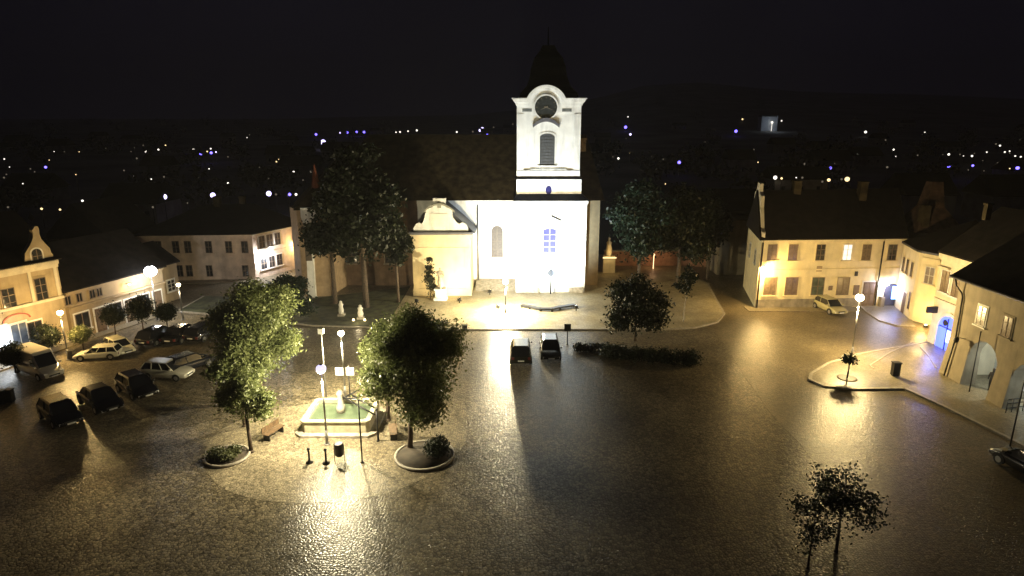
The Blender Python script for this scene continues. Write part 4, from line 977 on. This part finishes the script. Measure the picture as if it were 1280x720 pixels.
def bench(px, py, rot, label):
    p = G(px, py); t = thing('park_bench', (0, 0, 0), label, 'bench')
    for (a, b, c, d, e, f, nm) in ((-.8, .8, -.22, .22, .42, .47, 'seat'), (-.8, .8, .22, .27, .5, .88, 'backrest')):
        m = MB(); m.box(a, b, c, d, e, f); m.build(nm, M_door, t)
    for s in (-.65, .65): m = MB(); m.box(s-.04, s+.04, -.2, .24, 0, .42); m.build('leg', M_iron, t)
    t.location = (p.x, p.y, .04); t.rotation_euler = (0, 0, rot)
bench(343, 546, R(70), 'dark bench beside the lit small linden left of the fountain')
bench(491, 545, R(-75), 'dark bench right of the fountain basin')
thin_pole(473, 552, 512, 'short dark post near the right end of the fountain', .05)

# ================================================================== THINGS AT THE CHURCH
p = G(688, 368); t = thing('wayside_cross', (p.x, p.y-.3, .15), 'slim dark post with a round disc before the church tower', 'signpost')
zt = ZY(322, 73); zm = ZY(341, 73)
m = MB(); m.cyl((p.x, p.y-.3, .15), (p.x, p.y-.3, zt), .09, .07, 8); m.build('post', M_iron, t)
m = MB(); m.cyl((p.x, p.y-.36, zm), (p.x, p.y-.28, zm), .38, .38, 18, False); m.build('disc', M_iron, t)
# statue on pedestal by the annex
sx_, sy_ = -8.15, 70.4
t = thing('saint_statue', (sx_, sy_, .15), 'weathered robed statue on a tall pale pedestal before the annex', 'statue')
m = MB(); m.box(sx_-.75, sx_+.75, sy_-.6, sy_+.6, .15, .45); m.box(sx_-.55, sx_+.55, sy_-.45, sy_+.45, .45, 1.35); m.box(sx_-.65, sx_+.65, sy_-.52, sy_+.52, 1.35, 1.5); m.build('pedestal', M_white, t)
me = bpy.data.meshes.new('figure')
V = [(0, 0, 1.6), (0, 0, 2.3), (0, 0, 2.95), (0, 0, 3.4), (0, 0, 3.62), (0, -.02, 3.9), (.3, 0, 3.35), (.42, -.12, 2.95), (.22, -.32, 2.9), (-.3, 0, 3.35), (-.5, -.1, 3.1), (-.45, -.25, 3.5), (.12, .1, 1.55), (-.14, -.06, 1.55)]
Ed = [(0, 1), (1, 2), (2, 3), (3, 4), (4, 5), (3, 6), (6, 7), (7, 8), (3, 9), (9, 10), (10, 11), (0, 12), (0, 13)]
me.from_pydata(V, Ed, []); me.materials.append(M_stone); fg = bpy.data.objects.new('figure', me); COL.objects.link(fg); fg.parent = t; fg.location = (0, 0, -.15)
rads = [.36, .34, .27, .24, .09, .16, .13, .10, .08, .13, .1, .07, .32, .32]
def skin(o, rads, rootv=0, sub=1):
    bm = bmesh.new(); bm.from_mesh(o.data); L = bm.verts.layers.skin.verify()
    for i, v in enumerate(bm.verts): v[L].radius = (rads[i], rads[i]); v[L].use_root = (i == rootv)
    bm.to_mesh(o.data); bm.free()
    o.modifiers.new('skin', 'SKIN').use_smooth_shade = True; s = o.modifiers.new('sub', 'SUBSURF'); s.levels = sub+1; s.render_levels = sub+1
skin(fg, rads)
tree('statue_shadow_shape', -9.35, 70.9, 'slim dark leafy shape standing in for the shadow left of the statue', 4.9, .55, .2, 2600, .12, m_=M_leafD, tr=.06, seed=51, lobes=3, cat='shrub')  # dark leaves shaped to stand for the statue's cast shadow on the annex
# low dark curved strip on the forecourt
t = thing('curved_bench', (4, 66.8, .15), 'low dark wavy bench lying across the lit forecourt', 'bench')
pts = [G(*q) for q in ((652, 386), (662, 387.5), (676, 390.5), (690, 390.5), (700, 388), (718, 385.5))]
m = MB()
for a, b in zip(pts[:-1], pts[1:]):
    a, b = Vector((a.x, a.y, 0)), Vector((b.x, b.y, 0)); d = (b-a).normalized(); n = Vector((-d.y, d.x, 0))*.27
    m.prism([a-n-d*.02, b-n+d*.02, b+n+d*.02, a+n-d*.02], .32, .50)
m.build('seat', M_iron, t)
m = MB()
for q in pts[::1]: m.box(q.x-.12, q.x+.12, q.y-.2, q.y+.2, .15, .32)
build_each(m, 'support', M_iron, t)
t, p, z = thin_pole(709, 431, 406, 'dark square parking sign on a thin pole right of the two cars', cat='sign', name='parking_sign', cap=False)
m = MB(); m.box(p.x-.3, p.x+.3, p.y-.07, p.y-.04, z-.6, z+.1); m.build('sign_panel', M_iron, t)
def lowbox(px, py, w, h, label, name, cat, m_=M_iron, d=.4, z=.15, sub=None):
    p = G(px, py); t = thing(name, (p.x, p.y, z), label, cat)
    m = MB(); m.box(p.x-w/2, p.x+w/2, p.y-d/2, p.y+d/2, z+.08, z+h); m.build('body', m_, t)
    m = MB(); m.box(p.x-w/2-.04, p.x+w/2+.04, p.y-d/2-.04, p.y+d/2+.04, z+h, z+h+.07); m.build('lid', m_, t)
    m = MB(); m.box(p.x-w/2+.05, p.x+w/2-.05, p.y-d/2+.05, p.y+d/2-.05, z, z+.08); m.build('foot', m_, t); return t
lowbox(581, 414, .5, .45, 'low dark block on the kerb left of the lit forecourt', 'kerb_block', 'block')
lowbox(1118, 472, .55, 1.1, 'dark upright litter bin on the right pavement edge', 'litter_bin', 'litter bin', z=.16)
lowbox(4, 505, .5, 1.0, 'dark cabinet at the far left edge, left of the pale streak', 'street_cabinet', 'cabinet', z=.04)
lowbox(14, 503, .45, .95, 'dark cabinet right of the pale streak at the left edge', 'street_cabinet', 'cabinet', z=.04)
lowbox(91, 450, .4, .8, 'small dark bin at the foot of the yellow lamp', 'litter_bin', 'litter bin', z=.04)
# little lit garden figures on the lawn
def garden_figure(px, py, label, h, lit):
    p = G(px, py); t = thing('garden_sculpture', (p.x, p.y, .12), label, 'sculpture')
    m = MB(); m.box(p.x-.35, p.x+.35, p.y-.3, p.y+.3, .12, .35); m.build('plinth', M_stone, t)
    m = MB(); m.lathe((p.x, p.y, .35), [(.25, 0), (.3, .3*h), (.2, .55*h), (.28, .72*h), (.12, .84*h), (.17, .92*h), (.04, h)], 12); m.build('figure', M_trim, t)
    if lit:
        for s in (-.6, .55):
            m = MB(); m.lathe((p.x+s, p.y-.6, .12), [(.12, 0), (.12, .12), (.08, .2)], 10); m.build('spotlight', glow('garden_spot', (1, .8, .4), 5), t)
        point((p.x, p.y-1.3, .7), lit, WARM, .1, t)
garden_figure(382, 389, 'pale stone sculpture on the lawn below the church buttress', 1.3, 28)
garden_figure(427, 396, 'slim grey sculpture in the middle of the lawn', 1.4, 0)
garden_figure(451, 400, 'brightest pale sculpture on the lawn between two spotlights', 1.3, 40)
# lit statue right of the church
t = thing('saint_statue', (13.0, 84, 0), 'dim statue above a bright ledge lamp right of the church', 'statue')
m = MB(); m.box(12.2, 13.8, 83.6, 84.4, 0, 2.4); m.build('pedestal', M_cream, t)
m = MB(); m.lathe((12.95, 84, 2.4), [(.35, 0), (.45, .8), (.3, 1.5), (.4, 1.8), (.12, 2.1), (.22, 2.35), (.05, 2.6)], 12); m.build('figure', M_cream, t)
m = MB(); m.box(12.1, 13.9, 83.3, 83.5, 2.2, 2.32); m.build('ledge_lamp', glow('ledge_strip', (1, .8, .4), 1.5), t)
point((13.0, 82.6, 2.9), 50, SOD, .2, t)
point((19.5, 86.2, 2.0), 60, (1, .5, .25), .2, gw, 'wall_foot_light')
m = MB(); m.lathe((19.5, 86.2, 2.0), [(.12, 0), (.16, .1), (.05, .25)], 10); m.cyl((19.5, 86.2, 0), (19.5, 86.2, 2.0), .05); m.build('garden_lamp', glow('garden_lamp_glass', (1, .6, .3), 3), gw)

# railing & posts by the arcade
for px, gy, ty in ((1211, 492, 415), (1262, 560, 440)):
    thin_pole(px, gy, ty, 'thin dark post on the pavement before the %s arcade arch' % ('left' if px < 1240 else 'right'), .035)
t = thing('railing', (32.5, 40.2, .16), 'short iron railing at the right edge by the arcade', 'railing'); a, b = G(1257, 516, .16), G(1292, 512, .16)
m = MB()
for z in (.35, .7, 1.0): m.cyl((a.x, a.y, .16+z), (b.x, b.y, .16+z), .03, n=6)
build_each(m, 'rail', M_iron, t); m = MB()
for i in range(6): q = a.lerp(b, i/5); m.cyl((q.x, q.y, .16), (q.x, q.y, 1.16), .03, n=6)
build_each(m, 'post', M_iron, t)
# person in the arcade
pp_ = thing('person', (36.2, 44.9, .16), 'person in dark clothes standing under the lit left arcade arch', 'person')
me = bpy.data.meshes.new('body')
V = [(0, 0, .93), (0, 0, 1.15), (0, 0, 1.42), (0, -.01, 1.52), (0, -.02, 1.64), (.19, 0, 1.40), (.23, -.02, 1.12), (.24, -.10, .88), (-.19, 0, 1.40), (-.23, -.02, 1.12), (-.24, -.1, .88), (.1, 0, .88), (.11, -.03, .48), (.12, .02, .08), (.12, -.14, .03), (-.1, 0, .88), (-.12, .03, .48), (-.13, .1, .08), (-.13, -.06, .03), (0, -.02, 1.74)]
Ed = [(0, 1), (1, 2), (2, 3), (3, 4), (4, 19), (2, 5), (5, 6), (6, 7), (2, 8), (8, 9), (9, 10), (0, 11), (11, 12), (12, 13), (13, 14), (0, 15), (15, 16), (16, 17), (17, 18)]
me.from_pydata(V, Ed, []); me.materials.append(mat('dark_clothing', (.02, .02, .025), .8, .2, 5)); bd = bpy.data.objects.new('body', me); COL.objects.link(bd); bd.parent = pp_; bd.rotation_euler = (0, 0, R(-60))
skin(bd, [.16, .14, .15, .06, .09, .075, .055, .04, .075, .055, .04, .10, .07, .05, .045, .10, .07, .05, .045, .085])
m = MB(); m.ball((36.2, 44.9, .16+1.75), .105, 10, .8); m.build('hair', mat('dark_hair', (.02, .015, .01), .7), pp_)

# ================================================================== CARS
def car(label, x, y, heading, col, kind='hatch', name='parked_car', rough=.25, group=None, metal=.2, scale=1):
    L, W, H = {'hatch': (4.1, 1.74, 1.48), 'estate': (4.6, 1.76, 1.45), 'suv': (4.5, 1.84, 1.68), 'sedan': (4.5, 1.76, 1.43), 'van': (5.6, 2.0, 2.5)}[kind]
    t = thing(name, (0, 0, 0), label, 'van' if kind == 'van' else 'car', group)
    paint = mat('car_paint_%d_%d_%d_%d' % (col[0]*1000, col[1]*1000, col[2]*1000, rough*100), col, rough, .04, 1, coat=.6, metal=metal)
    hl = L/2
    bel = H*.60 if kind != 'van' else H*.48
    hood = bel-.06
    # lower body: stations x, z_bottom, z_top, half width
    if kind == 'van': st = [(-hl, .45, bel, .93), (-hl+.08, .3, bel+.02, .98), (-1.2, .25, bel+.02, 1.0), (hl-1.35, .25, bel, 1.0), (hl-.75, .25, bel-.2, .98), (hl-.25, .27, bel-.34, .92), (hl, .35, bel-.52, .80)]
    elif kind == 'sedan': st = [(-hl, .42, .80, .80), (-hl+.12, .3, bel-.02, .92), (-hl+.9, .24, bel+.02, .98), (0, .22, bel, 1.0), (hl-1.2, .22, hood, .98), (hl-.4, .24, hood-.14, .93), (hl-.08, .28, hood-.26, .86), (hl, .38, hood-.36, .76)]
    else: st = [(-hl, .42, bel-.08, .86), (-hl+.1, .3, bel, .94), (-hl+.8, .24, bel+.03, .98), (0, .22, bel, 1.0), (hl-1.15, .22, hood, .98), (hl-.4, .24, hood-.12, .93), (hl-.08, .28, hood-.24, .86), (hl, .38, hood-.36, .76)]
    m = MB(); v = []; n = 10; hw = W/2
    for (sx, zb, zt, k) in st:
        w = hw*k; h = zt-zb
        half = [(w*.86, zb), (w*.98, zb+h*.2), (w, zb+h*.55), (w*.965, zb+h*.86), (w*.88, zt)]
        for (yy, zz) in half: v.append((sx, yy, zz))
        for (yy, zz) in reversed(half): v.append((sx, -yy, zz))
    f = [(j*n+i, j*n+(i+1) % n, (j+1)*n+(i+1) % n, (j+1)*n+i) for j in range(len(st)-1) for i in range(n)]
    f += [tuple(range(n)), tuple((len(st)-1)*n+i for i in range(n-1, -1, -1))]
    m.add(v, f, True); body = m.build('body', paint, t)
    mod = body.modifiers.new('bevel', 'BEVEL'); mod.width = .03; mod.segments = 2; mod.limit_method = 'ANGLE'; mod.angle_limit = R(35)
    # greenhouse: (x_belt_rear, x_roof_rear, x_roof_front, x_belt_front)
    gh = {'hatch': (-hl+.12, -hl+.55, .35, 1.05), 'estate': (-hl+.12, -hl+.45, .25, 1.0), 'suv': (-hl+.12, -hl+.5, .4, 1.1), 'sedan': (-hl+.75, -1.0, .35, 1.1), 'van': (-hl+.02, -hl+.08, hl-1.75, hl-.85)}[kind]
    wb, wr = hw*.87, hw*(.70 if kind != 'van' else .86); zb, zr = bel-.03, H-.06
    def gv(k, grow=0.0):
        x = [gh[0], gh[3], gh[2], gh[1]]
        return None
    m = MB(); v = [(gh[0], wb, zb), (gh[3], wb*.97, zb-.02), (gh[2], wr, zr), (gh[1], wr, zr), (gh[0], -wb, zb), (gh[3], -wb*.97, zb-.02), (gh[2], -wr, zr), (gh[1], -wr, zr)]
    m.add(v, [(0, 1, 2, 3), (5, 4, 7, 6), (1, 5, 6, 2), (4, 0, 3, 7), (3, 2, 6, 7), (0, 4, 5, 1)])
    if kind == 'van':
        gb_ = m.build('cargo_box', paint, t); md = gb_.modifiers.new('bevel', 'BEVEL'); md.width = .12; md.segments = 3
        V_ = [Vector(a) for a in v]
        def inset(q, k0, k1, e):  # quad between fractions on the side face
            return q
        m = MB()  # windscreen
        a, b, c, d = V_[1], V_[5], V_[6], V_[2]; nrm = Vector((1, 0, .8)).normalized()*.02
        def bil(s_, r_): return a.lerp(b, s_).lerp(d.lerp(c, s_), r_)+nrm
        q = [bil(.06, .03), bil(.94, .03), bil(.92, .80), bil(.08, .80)]; q2 = [p_-nrm*2 for p_ in q]
        m.add(q+q2, [(0, 1, 2, 3), (7, 6, 5, 4), (0, 4, 5, 1), (1, 5, 6, 2), (2, 6, 7, 3), (3, 7, 4, 0)]); m.build('windscreen', M_cglass, t)
        for s_ in (-1, 1):
            m = MB(); y0_ = s_*(hw*.875); yy = s_*(hw*.9)
            m.add([(hl-1.15, y0_, zb+.04), (hl-2.1, y0_, zb+.04), (hl-2.1, y0_*.995, zb+.75), (hl-1.62, y0_*.99, zb+.75), (hl-1.15, yy, zb+.04), (hl-2.1, yy, zb+.04), (hl-2.1, yy*.995, zb+.75), (hl-1.62, yy*.99, zb+.75)], [(0, 1, 2, 3), (7, 6, 5, 4), (0, 4, 5, 1), (1, 5, 6, 2), (2, 6, 7, 3), (3, 7, 4, 0)]); m.build('side_window', M_cglass, t)
    else:
        m.build('windows', M_cglass, t)
        m = MB(); k = .04
        m.add([(gh[1]-.03, wr+.03, zr-.02), (gh[2]+.05, wr+.03, zr-.02), (gh[2]+.05, -wr-.03, zr-.02), (gh[1]-.03, -wr-.03, zr-.02), (gh[1]+.12, wr-.08, H), (gh[2]-.12, wr-.08, H), (gh[2]-.12, -wr+.08, H), (gh[1]+.12, -wr+.08, H)],
              [(0, 1, 2, 3), (4, 5, 6, 7), (0, 1, 5, 4), (1, 2, 6, 5), (2, 3, 7, 6), (3, 0, 4, 7)]); rf = m.build('roof', paint, t)
        m = MB()
        xs_ = [.0, .46, 1.0] if kind in ('hatch', 'sedan') else [0, .33, .66, 1.0]
        for s_ in (-1, 1):
            for q in xs_:
                xb, xr = gh[0]+(gh[3]-gh[0])*q, gh[1]+(gh[2]-gh[1])*q
                m.cyl((xb, s_*(wb+.0), zb), (xr, s_*(wr+.015), zr), .045, .035, 6)
        build_each(m, 'window_pillar', paint, t)
    for s_ in (-1, 1):
        for wx in (-hl+.82, hl-.86):
            r_ = .32 if kind != 'van' else .36
            m = MB(); m.cyl((wx, s_*(hw-.2), r_), (wx, s_*(hw+.01), r_), r_, r_, 18); w_ = m.build('wheel', M_tyre, t)
            m = MB(); m.cyl((wx, s_*(hw+.005), r_), (wx, s_*(hw+.02), r_), r_*.62, r_*.58, 12); m.build('rim', M_rim, w_)
            m = MB()
            for i in range(10):
                a0, a1 = math.pi*i/10, math.pi*(i+1)/10; ri, ro = r_+.01, r_+.07
                m.add([(wx+ri*math.cos(a0), s_*(hw*.99), r_+ri*math.sin(a0)), (wx+ro*math.cos(a0), s_*(hw*.99), r_+ro*math.sin(a0)), (wx+ro*math.cos(a1), s_*(hw*.99), r_+ro*math.sin(a1)), (wx+ri*math.cos(a1), s_*(hw*.99), r_+ri*math.sin(a1)),
                       (wx+ri*math.cos(a0), s_*(hw*1.012), r_+ri*math.sin(a0)), (wx+ro*math.cos(a0), s_*(hw*1.012), r_+ro*math.sin(a0)), (wx+ro*math.cos(a1), s_*(hw*1.012), r_+ro*math.sin(a1)), (wx+ri*math.cos(a1), s_*(hw*1.012), r_+ri*math.sin(a1))],
                      [(0, 1, 2, 3), (4, 7, 6, 5), (0, 4, 5, 1), (2, 6, 7, 3), (1, 5, 6, 2), (0, 3, 7, 4)])
            m.build('wheel_arch', M_tyre, t)
        zl = st[-2][2]-.16
        m = MB(); m.box(hl-.2, hl-.03, *sorted((s_*(hw*.50), s_*(hw*.82))), zl-.06, zl+.09); m.build('headlight', mat('headlight_glass', (.7, .7, .72), .1, .03, spec=.8), t)
        m = MB(); m.box(-hl-.01, -hl+.14, *sorted((s_*(hw*.62), s_*(hw*.87))), bel-.34, bel-.12); m.build('taillight', mat('tail_red', (.10, .01, .01), .5, .05), t)
        m = MB(); m.box(gh[3]-.25, gh[3]-.08, *sorted((s_*(hw*.95), s_*(hw*1.12))), bel+.02, bel+.16); m.build('wing_mirror', paint, t)
    m = MB(); m.box(hl-.05, hl+.02, -hw*.45, hw*.45, .42, .56); m.build('grille', M_tyre, t)
    m = MB(); m.box(hl+.021, hl+.032, -.26, .26, .34, .45); m.build('number_plate', mat('plate_white', (.7, .7, .68), .4, .02), t)
    m = MB(); m.box(-hl-.03, -hl-.018, -.26, .26, .5, .61); m.build('number_plate', MATS['plate_white'], t)
    t.location = (x, y, .045); t.rotation_euler = (0, 0, heading); t.scale = (scale,)*3; return t
def car_at(px, py, *a, **k):
    p = G(px, py); return car(a[0], p.x, p.y, *a[1:], **k)
BLACK = (.010, .010, .012); WH = (.62, .60, .52); SIL = (.36, .35, .31)
car('dark tall car parked left of its neighbour in the tower glare', .75, 52.2, R(90), (.02, .022, .02), 'suv')
car('black car parked right of the tall car near the thin sign', 3.35, 53.0, R(-90), (.012, .012, .018), 'hatch')
car_at(124, 448, 'white estate car parked side-on under the yellow lamp', R(190), (.70, .66, .52), 'estate', scale=.8)
car_at(150, 440, 'white hatchback parked behind the white estate car', R(-35), (.70, .66, .50), 'hatch', scale=.85)
car_at(211, 472, 'silver off-road car parked side-on near the big linden', R(-8), (.50, .48, .40), 'suv', scale=.86)
car_at(238, 462, 'dark blue car just behind the silver off-road car', R(60), (.012, .014, .022), 'hatch')
car_at(50, 468, 'white panel van before the gabled house', R(-30), (.66, .62, .52), 'van', name='parked_van', scale=.88)
car('black car nearest the left edge in the dark row', -31.0, 40.3, R(-38), BLACK, 'hatch')
car('black car in the middle of the dark row', -29.7, 42.6, R(-38), BLACK, 'sedan')
car('black car at the right end of the dark row', -28.3, 44.8, R(-38), BLACK, 'hatch')
car_at(198, 427, 'dark car parked at the left of the terrace behind the lit patch', R(80), BLACK, 'hatch')
car_at(228, 424, 'dark car in the middle behind the lit patch', R(85), BLACK, 'sedan')
car_at(258, 421, 'dark car at the right behind the lit patch', R(80), (.015, .015, .018), 'estate')
car('small car with pale bonnet parked before the yellow house', 34.2, 66.2, R(-80), (.40, .38, .22), 'hatch')
p = G(1272, 592); car('black car cut off by the right picture edge', p.x+.6, p.y, R(100), BLACK, 'hatch')

# ================================================================== THE TOWN BEYOND
def hit(px, py, lift=5.0):
    d = ray(px, py); y = 120.0
    while y < 2450:
        x = d[0]/d[1]*y; z = CH+d[2]/d[1]*y
        if z <= T(x, y)+lift: return x, y, z
        y *= 1.01
    return d[0]/d[1]*1300, 1300.0, CH+d[2]/d[1]*1300
CW = {'w': ((1, .93, .80), 'pale white'), 'b': ((.16, .12, 1), 'blue'), 'v': ((.62, .55, 1), 'violet white'), 'y': ((1, .72, .34), 'yellowish'), 'd': ((.50, .42, .30), 'faint')}
LI = [(5, 222, 'd', .8), (12, 221, 'w', .7), (38, 211, 'd', .6), (57, 209, 'b', 1.1), (75, 262, 'y', .9), (103, 251, 'w', 1.0), (52, 261, 'y', 1), (10, 259, 'd', .9), (8, 218, 'd', .6), (155, 213, 'd', .7), (171, 198, 'd', .8), (182, 189, 'w', 1.1), (198, 187, 'w', .8), (205, 246, 'v', 2.6), (191, 259, 'd', 1), (205, 221, 'd', .8), (187, 243, 'd', .5), (242, 187, 'w', 1), (251, 192, 'b', 1.3), (264, 191, 'b', 1.2), (270, 190, 'v', .6), (285, 196, 'd', .6), (266, 244, 'v', 2.4), (285, 229, 'w', .9), (336, 242, 'v', 2.4), (345, 243, 'd', 1), (353, 188, 'w', .9), (338, 182, 'd', .8), (362, 243, 'b', 1.4), (370, 243, 'w', 1.2), (380, 242, 'd', .9), (367, 215, 'w', 1), (395, 168, 'b', 1.1), (404, 178, 'v', 2.6), (425, 166, 'v', .6), (434, 165.5, 'b', 1.1), (446, 165, 'b', 1.0), (455, 165, 'b', 1.1), (495, 165, 'w', .8), (500, 165, 'w', .8), (510, 164, 'w', .7), (521, 163, 'w', .9), (571, 165, 'w', .8), (591, 164.5, 'd', .8), (600, 163, 'v', 1.2), (603, 160.5, 'v', 1.2), (609, 169, 'b', 1.2), (617, 159, 'd', .6), (641, 155, 'd', .6), (785, 146, 'w', .6), (782, 159, 'b', 1.4), (788, 168, 'v', 1.0), (773, 198, 'w', 1.0), (766, 196, 'd', .6), (849, 203, 'b', 1.5), (829, 199, 'd', .6), (920, 164, 'b', 1.4), (928, 149, 'y', .8), (942, 187, 'd', .8), (969, 222, 'w', 1.8), (977, 223, 'y', 1.0), (977, 151, 'w', .7), (1006, 205, 'd', 1.1), (1003, 222, 'd', 1), (1038, 210, 'b', 1.2), (1036, 225, 'y', 1.5), (1028, 227, 'd', 1), (1059, 224, 'y', 2.2), (1052, 224, 'd', 1.0), (1082, 165, 'w', 1.2), (1107, 175, 'd', .7), (1117, 187, 'w', .8), (1056, 194, 'd', .8), (1062, 200, 'd', .8), (1031, 200, 'd', .7), (1147, 194, 'd', .7), (1109, 209, 'd', 1.0), (1127, 231, 'd', 1.3), (1130, 235, 'w', 1.2), (1186, 193, 'w', 1), (1186, 208, 'b', 1.2), (1215, 195, 'w', .9), (1216, 207, 'b', 1.0), (1200, 193, 'd', .6), (1250, 182, 'w', .8), (1245, 180, 'd', .7), (1256, 190, 'w', .7), (1262, 189, 'w', .6), (1269, 195, 'w', .7), (1276, 196, 'w', .7), (1272, 210, 'b', 1.5), (1274, 208, 'w', .6), (1230, 235, 'd', .6), (1176, 240, 'd', .5)]
xr = random.Random(77)
for _ in range(75):
    px, py = xr.choice([xr.uniform(0, 420), xr.uniform(740, 1280)]), xr.gauss(205, 22)
    if 165 < py < 262 and not (930 < px < 1190 and py > 228): LI.append((px, py, xr.choice('dddddwwy'), xr.uniform(.35, .7)))
lampmesh = {}
def town_lamp_proto(kind, r, y):
    return None
def reg(px):
    return ('far left above the gabled house' if px < 150 else 'left above the low shops' if px < 300 else 'left of the church' if px < 420 else 'above the church roof' if px < 645 else 'just right of the tower' if px < 860 else 'above the yellow house' if px < 1090 else 'at far right')
sph = MB(); sph.ball((0, 0, 0), 1, 10); 
for i, (px, py, k, s_) in enumerate(LI):
    x, y, z = hit(px, py); col, nm = CW[k]
    r_ = 1.3*s_*(y*CC+(CH-z)*SS)/FPX
    zg = T(x, y); h = max(z, zg+r_+.8)
    side = 'higher' if py < 190 else 'lower'
    adj = 'big ' if s_ >= 1.5 else ('tiny ' if s_ < .8 else '')
    t = thing('street_lamp', (x, y, zg), '%s%s town lamp, %s, %s' % (adj, nm, side, reg(px)), 'street lamp', '%s%s town lamps %s, %s' % (adj, nm, reg(px), side))
    m = MB(); m.cyl((x, y, zg), (x, y, h), .08, .06, 6); m.build('pole', M_iron, t)
    m = MB(); m.ball((x, y, h), r_, 10); m.build('globe', glow('town_lamp_'+k, col, {'w': 2.2, 'b': 5, 'v': 4, 'y': 2.2, 'd': .28}[k]), t)
# dim town houses and distant trees
hr = random.Random(5); M_tw = mat('dim_town_wall', (.3, .27, .22), .9, .2, .4); nh = 0
spots = []
while nh < 46:
    y = 125*math.exp(hr.uniform(0, 1.9)); x = hr.uniform(-.85, .85)*y
    if abs(x) < 28 and y < 140: continue
    if any(abs(x-a)+abs(y-b) < 16+y*.04 for a, b in spots): continue
    spots.append((x, y)); w, d, h = hr.uniform(8, 15), hr.uniform(8, 11), hr.uniform(3.5, 6.5); zg = T(x, y)-.1
    pxx = 640+FPX*x/(y*CC+16*SS)
    t = thing('town_house', (x, y, zg), 'dim unlit dark roofed town house %s' % reg(pxx), 'house', 'unlit town houses '+reg(pxx))
    m = MB(); m.box(x-w/2, x+w/2, y-d/2, y+d/2, zg, zg+h); m.build('wall', M_tw, t)
    gable_roof([(x-w/2, y-d/2), (x+w/2, y-d/2), (x+w/2, y+d/2), (x-w/2, y+d/2)], zg+h+.02, zg+h+hr.uniform(2.5, 4), .4).build('roof', M_roof, t)
    m = MB(); F = Fac((x-w/2, y-d/2), (x+w/2, y-d/2))
    for k in range(3): F.box(m, w*(k+.5)/3-.5, w*(k+.5)/3+.5, 1.2+zg, 2.6+zg, 0, .05)
    build_each(m, 'window', M_glass, t); nh += 1
x, y, z = hit(961, 163, 1.0)
W_ = 20/FPX*(y*CC); zg = T(x, y)
t = thing('patch_stand_in', (x, y, zg), 'pale square block added in place of a masked patch on the dark hillside', 'building')  # made-up block standing in for a grey mask patch, no real house
hh = W_*.9
m = MB(); m.box(x-W_/2, x+W_/2, y, y+12, zg-3, zg+hh); m.build('wall', mat('pale_patch', (.5, .55, .6), .8, .1, .3), t)  # body of the added stand-in block, no real wall
m = MB(); m.box(x-W_/2-.5, x+W_/2+.5, y-.5, y+12.5, zg+hh, zg+hh+1); m.build('roof', M_roof, t)  # top slab of the added stand-in block, no real roof
point((x, y-W_*.9, zg+hh*.5), 5*W_*W_, (.75, .85, 1), 2, t, 'patch_light')  # added light that brightens the stand-in block
m = MB(); m.cyl((x+2, y-W_*.12, zg), (x+2, y-W_*.12, zg+hh*.55), .2); m.ball((x+2, y-W_*.12, zg+hh*.6), 1.2); m.build('patch_dot_lamp', MATS['town_lamp_w'], t)  # added lamp ball for the bright dot on the patch
# dark distant tree clumps as a far wood
tw_ = np.random.default_rng(3)
fw_ = []
for i in range(90):
    y = 130*math.exp(tw_.uniform(0, 2.3)); x = tw_.uniform(-.9, .9)*y
    if abs(x) < 30 and y < 150: continue
    r_ = 4+y*.006; fw_.append(((x, y, T(x, y)+r_*.8), (r_*1.3, r_*1.3, r_), 1))
wd = leaf_mesh('distant_wood', fw_, 14000, .9, M_leafD, None, 3); wd['kind'] = 'stuff'; wd['label'] = 'dark distant trees scattered through the town'; wd['category'] = 'trees'

# ================================================================== night haze over the valley
m = MB(); m.box(-4900, 4900, -330, 3900, -60, 330)
hz = m.build('haze', bpy.data.materials.new('night_haze')); hz['kind'] = 'stuff'; hz['label'] = 'thin night haze over the valley'; hz['category'] = 'haze'
hm = hz.data.materials[0]; hm.use_nodes = True; hn = hm.node_tree; hn.nodes.clear()
ho = hn.nodes.new('ShaderNodeOutputMaterial'); hv = hn.nodes.new('ShaderNodeVolumePrincipled')
hv.inputs['Color'].default_value = (.9, .9, .95, 1); hv.inputs['Density'].default_value = .0003
hn.links.new(hv.outputs[0], ho.inputs['Volume'])
